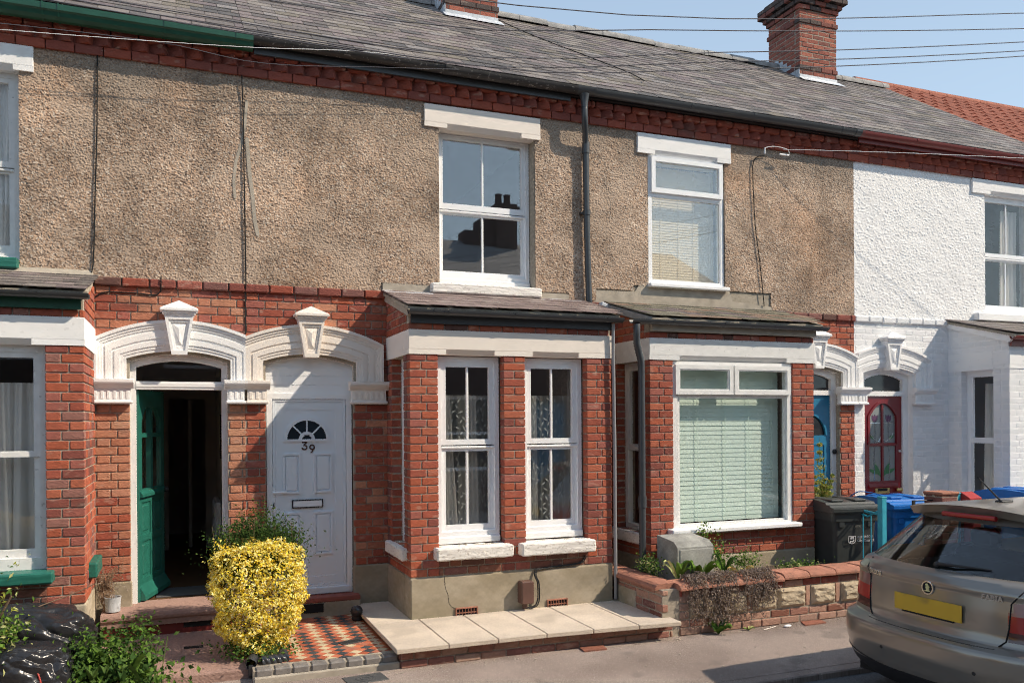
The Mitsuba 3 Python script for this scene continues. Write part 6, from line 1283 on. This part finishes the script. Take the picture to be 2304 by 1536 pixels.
    put(k, 'underbody', tf(bx(.25, 4.0, -.70, .70, .16, .26), M), 'mat_dark')
    put(k, 'interior', tf(cat([bx(.6, 3.2, -.75, .75, .5, .56), cbox(1.15, 1.32, -.66, .66, .55, 1.02, .05), cbox(2.15, 2.30, -.62, -.10, .5, 1.08, .05), cbox(2.15, 2.30, .10, .62, .5, 1.08, .05)] + [cbox(1.15, 1.27, y - .11, y + .11, 1.02, 1.17, .04) for y in (-.40, .40)] + [cbox(2.15, 2.27, y - .12, y + .12, 1.10, 1.28, .04) for y in (-.36, .36)] + [bx(.36, 1.15, -.62, .62, .93, .945)]), M), 'mat_carseat')
    if not detail: return k
    TX = lambda m, q, zz, off=.004, lean=.0: tf(m, M @ trimesh.transformations.translation_matrix(on(q, zz, off)) @ rotm([0, 0, 1], -math.atan2(on(q + .02, zz)[0] - on(q - .02, zz)[0], on(q + .02, zz)[1] - on(q - .02, zz)[1])) @ V([[0, 0, -1., 0], [-1, 0, 0, 0], [0, 1, 0, 0], [0, 0, 0, 1]]))
    put(k, 'number_plate', TX(cat([cbox(-.26, .26, -.0555, .0555, 0, .006, .002)]), 0, .760, .004), 'mat_plate', label='yellow number plate without readable characters')
    put(k, 'plate_fixing', TX(cat([bx(-.20, .20, -.066, -.056, .0, .006)]), 0, .760, .004), 'mat_dark')
    bd = put(k, 'badge', TX(lathe([(0, .004), (.036, .004), (.038, .010), (.044, .010), (.046, .0), (0, 0)], 30), .0, .885, .004), 'mat_chrome', 30)
    put(bd, 'disc', TX(lathe([(0, .007), (.036, .006), (.036, 0), (0, 0)], 28), 0, .885, .004), 'mat_dark')
    wing = unary_union([shapely.affinity.rotate(sbox(-.010, -.022, .012, .006), 20), shapely.affinity.rotate(sbox(-.004, -.004, .010, .030), 35), shapely.affinity.rotate(sbox(-.012, -.002, .0, .026), 15), Polygon([(-.03, -.024), (.028, -.024), (.0, -.012)])])
    put(bd, 'emblem', TX(ext_xy(wing, .007, .010), 0, .885, .004), 'mat_emblem')
    put(k, 'lettering', TX(shift(cat([meshkit.text_mesh('FABIA', .030, .004, True)]), -.075, 0, 0), -.525, .882, .006), 'mat_chrome')
    put(k, 'lettering', TX(shift(cat([meshkit.text_mesh('ŠKODA', .030, .004, True)]), -.075, 0, 0), .56, .895, .008), 'mat_chrome')
    put(k, 'brake_light', tf(cat([tube([(xr(1.44) - .125, yv, 1.408 + Z1) for yv in np.linspace(-.20, .20, 9)], .017, 10)]), M), 'mat_lamp_red', 40)
    put(k, 'wiper', tf(cat([tube([on(.02, 1.035, .02), on(-.12, 1.045, .03), on(-.45, 1.05, .012)], [.014, .010, .004], 8), shift(trimesh.creation.icosphere(2, .022), *on(.03, 1.03, .012))]), M), 'mat_black', True)
    put(k, 'aerial', tf(cat([tube([(.86, .01, 1.485 + Z1), (.62, .01, 1.665 + Z1)], [.006, .004], 8), cbox(.82, .94, -.02, .04, 1.475 + Z1, 1.50 + Z1, .01)]), M), 'mat_black', 30)
    for q in (.33, -.47): put(k, 'parking_sensor', TX(lathe([(0, .003), (.011, .003), (.013, 0)], 16), q, .44, .0), 'mat_black')
    return k
car('parked beige-grey metallic estate car with yellow number plate at the right edge', 'mat_car_paint', 4.46, -4.07, .03, -.05)
car('mustard yellow parked car, only the corner of its bonnet showing at the bottom left', 'mat_car_mustard', -4.72, -4.30, .0, -.05, False)

# ------------------------------------------------------------------ the opposite side of the street, seen in the window reflections
for i, (x0, x1) in enumerate(((-6., -1.), (-1., 4.), (4., 9.), (9., 14.))):
    k = thing('opposite_house', ('brick house across the street behind the viewer, leftmost of the row', 'brick house across the street directly behind the viewer', 'brick house across the street mirrored in the upper window of number 39', 'brick house across the street farthest to the right of the row')[i], 'house', 'houses on the opposite side')
    P = rect(x0 + .005, x1 - .005, 0, 5.0); ws_ = [(x0 + .7, x0 + 1.9, 3.1, 4.5), (x0 + 3.0, x0 + 4.1, 3.1, 4.5), (x0 + .7, x0 + 2.3, .9, 2.5), (x0 + 3.2, x0 + 4.1, .2, 2.4)]
    for q in ws_: P = P.difference(rect(*q))
    put(k, 'wall', cat([shift(ext_xz(P, -.25, 0), 0, -10.3, 0), bx(x0 + .006, x1 - .006, -17, -10.6, 0, .1), bx(x0 + .006, x1 - .006, -17.1, -17, 0, 5.0)]), 'mat_brick_far')
    for q in ws_[:3]:
        f_ = put(k, 'window', shift(cat([frame(*q, .07, 0, .08), bx(q[0], q[1], .01, .06, (q[2] + q[3]) / 2 - .03, (q[2] + q[3]) / 2 + .03)]), 0, -10.45, 0), 'mat_white'); put(f_, 'pane', bx(q[0], q[1], -10.42, -10.41, q[2], q[3]), 'mat_glass_dark')
    put(k, 'door', bx(x0 + 3.2, x0 + 4.1, -10.48, -10.42, .2, 2.4), 'mat_blue_door')
    put(k, 'roof', ext_yz([(-10.1, 4.95), (-10.1, 5.05), (-13.7, 7.0), (-17.3, 5.05), (-17.3, 4.95)], x0, x1), 'mat_ridge')
    if i in (1, 2):
        c0 = x0 + 4.15; ch_ = put(k, 'chimney', cat([bx(c0 + .1, c0 + .72, -14.1, -13.3, 6.6, 8.05), bx(c0 + .05, c0 + .77, -14.16, -13.24, 7.85, 7.97), bx(c0 - .35, c0 + .12, -14., -13.4, 6.6, 7.6), bx(c0 - .8, c0 - .33, -14., -13.4, 6.6, 7.25)]), 'mat_brick_far')
        for dx in (.30, .56): put(ch_, 'chimney_pot', shift(lathe([(0, 0), (.11, 0), (.09, .24), (.10, .34), (.07, .34), (0, .1)], 14), c0 + dx, -13.7, 8.05), 'mat_brick_far', 40)
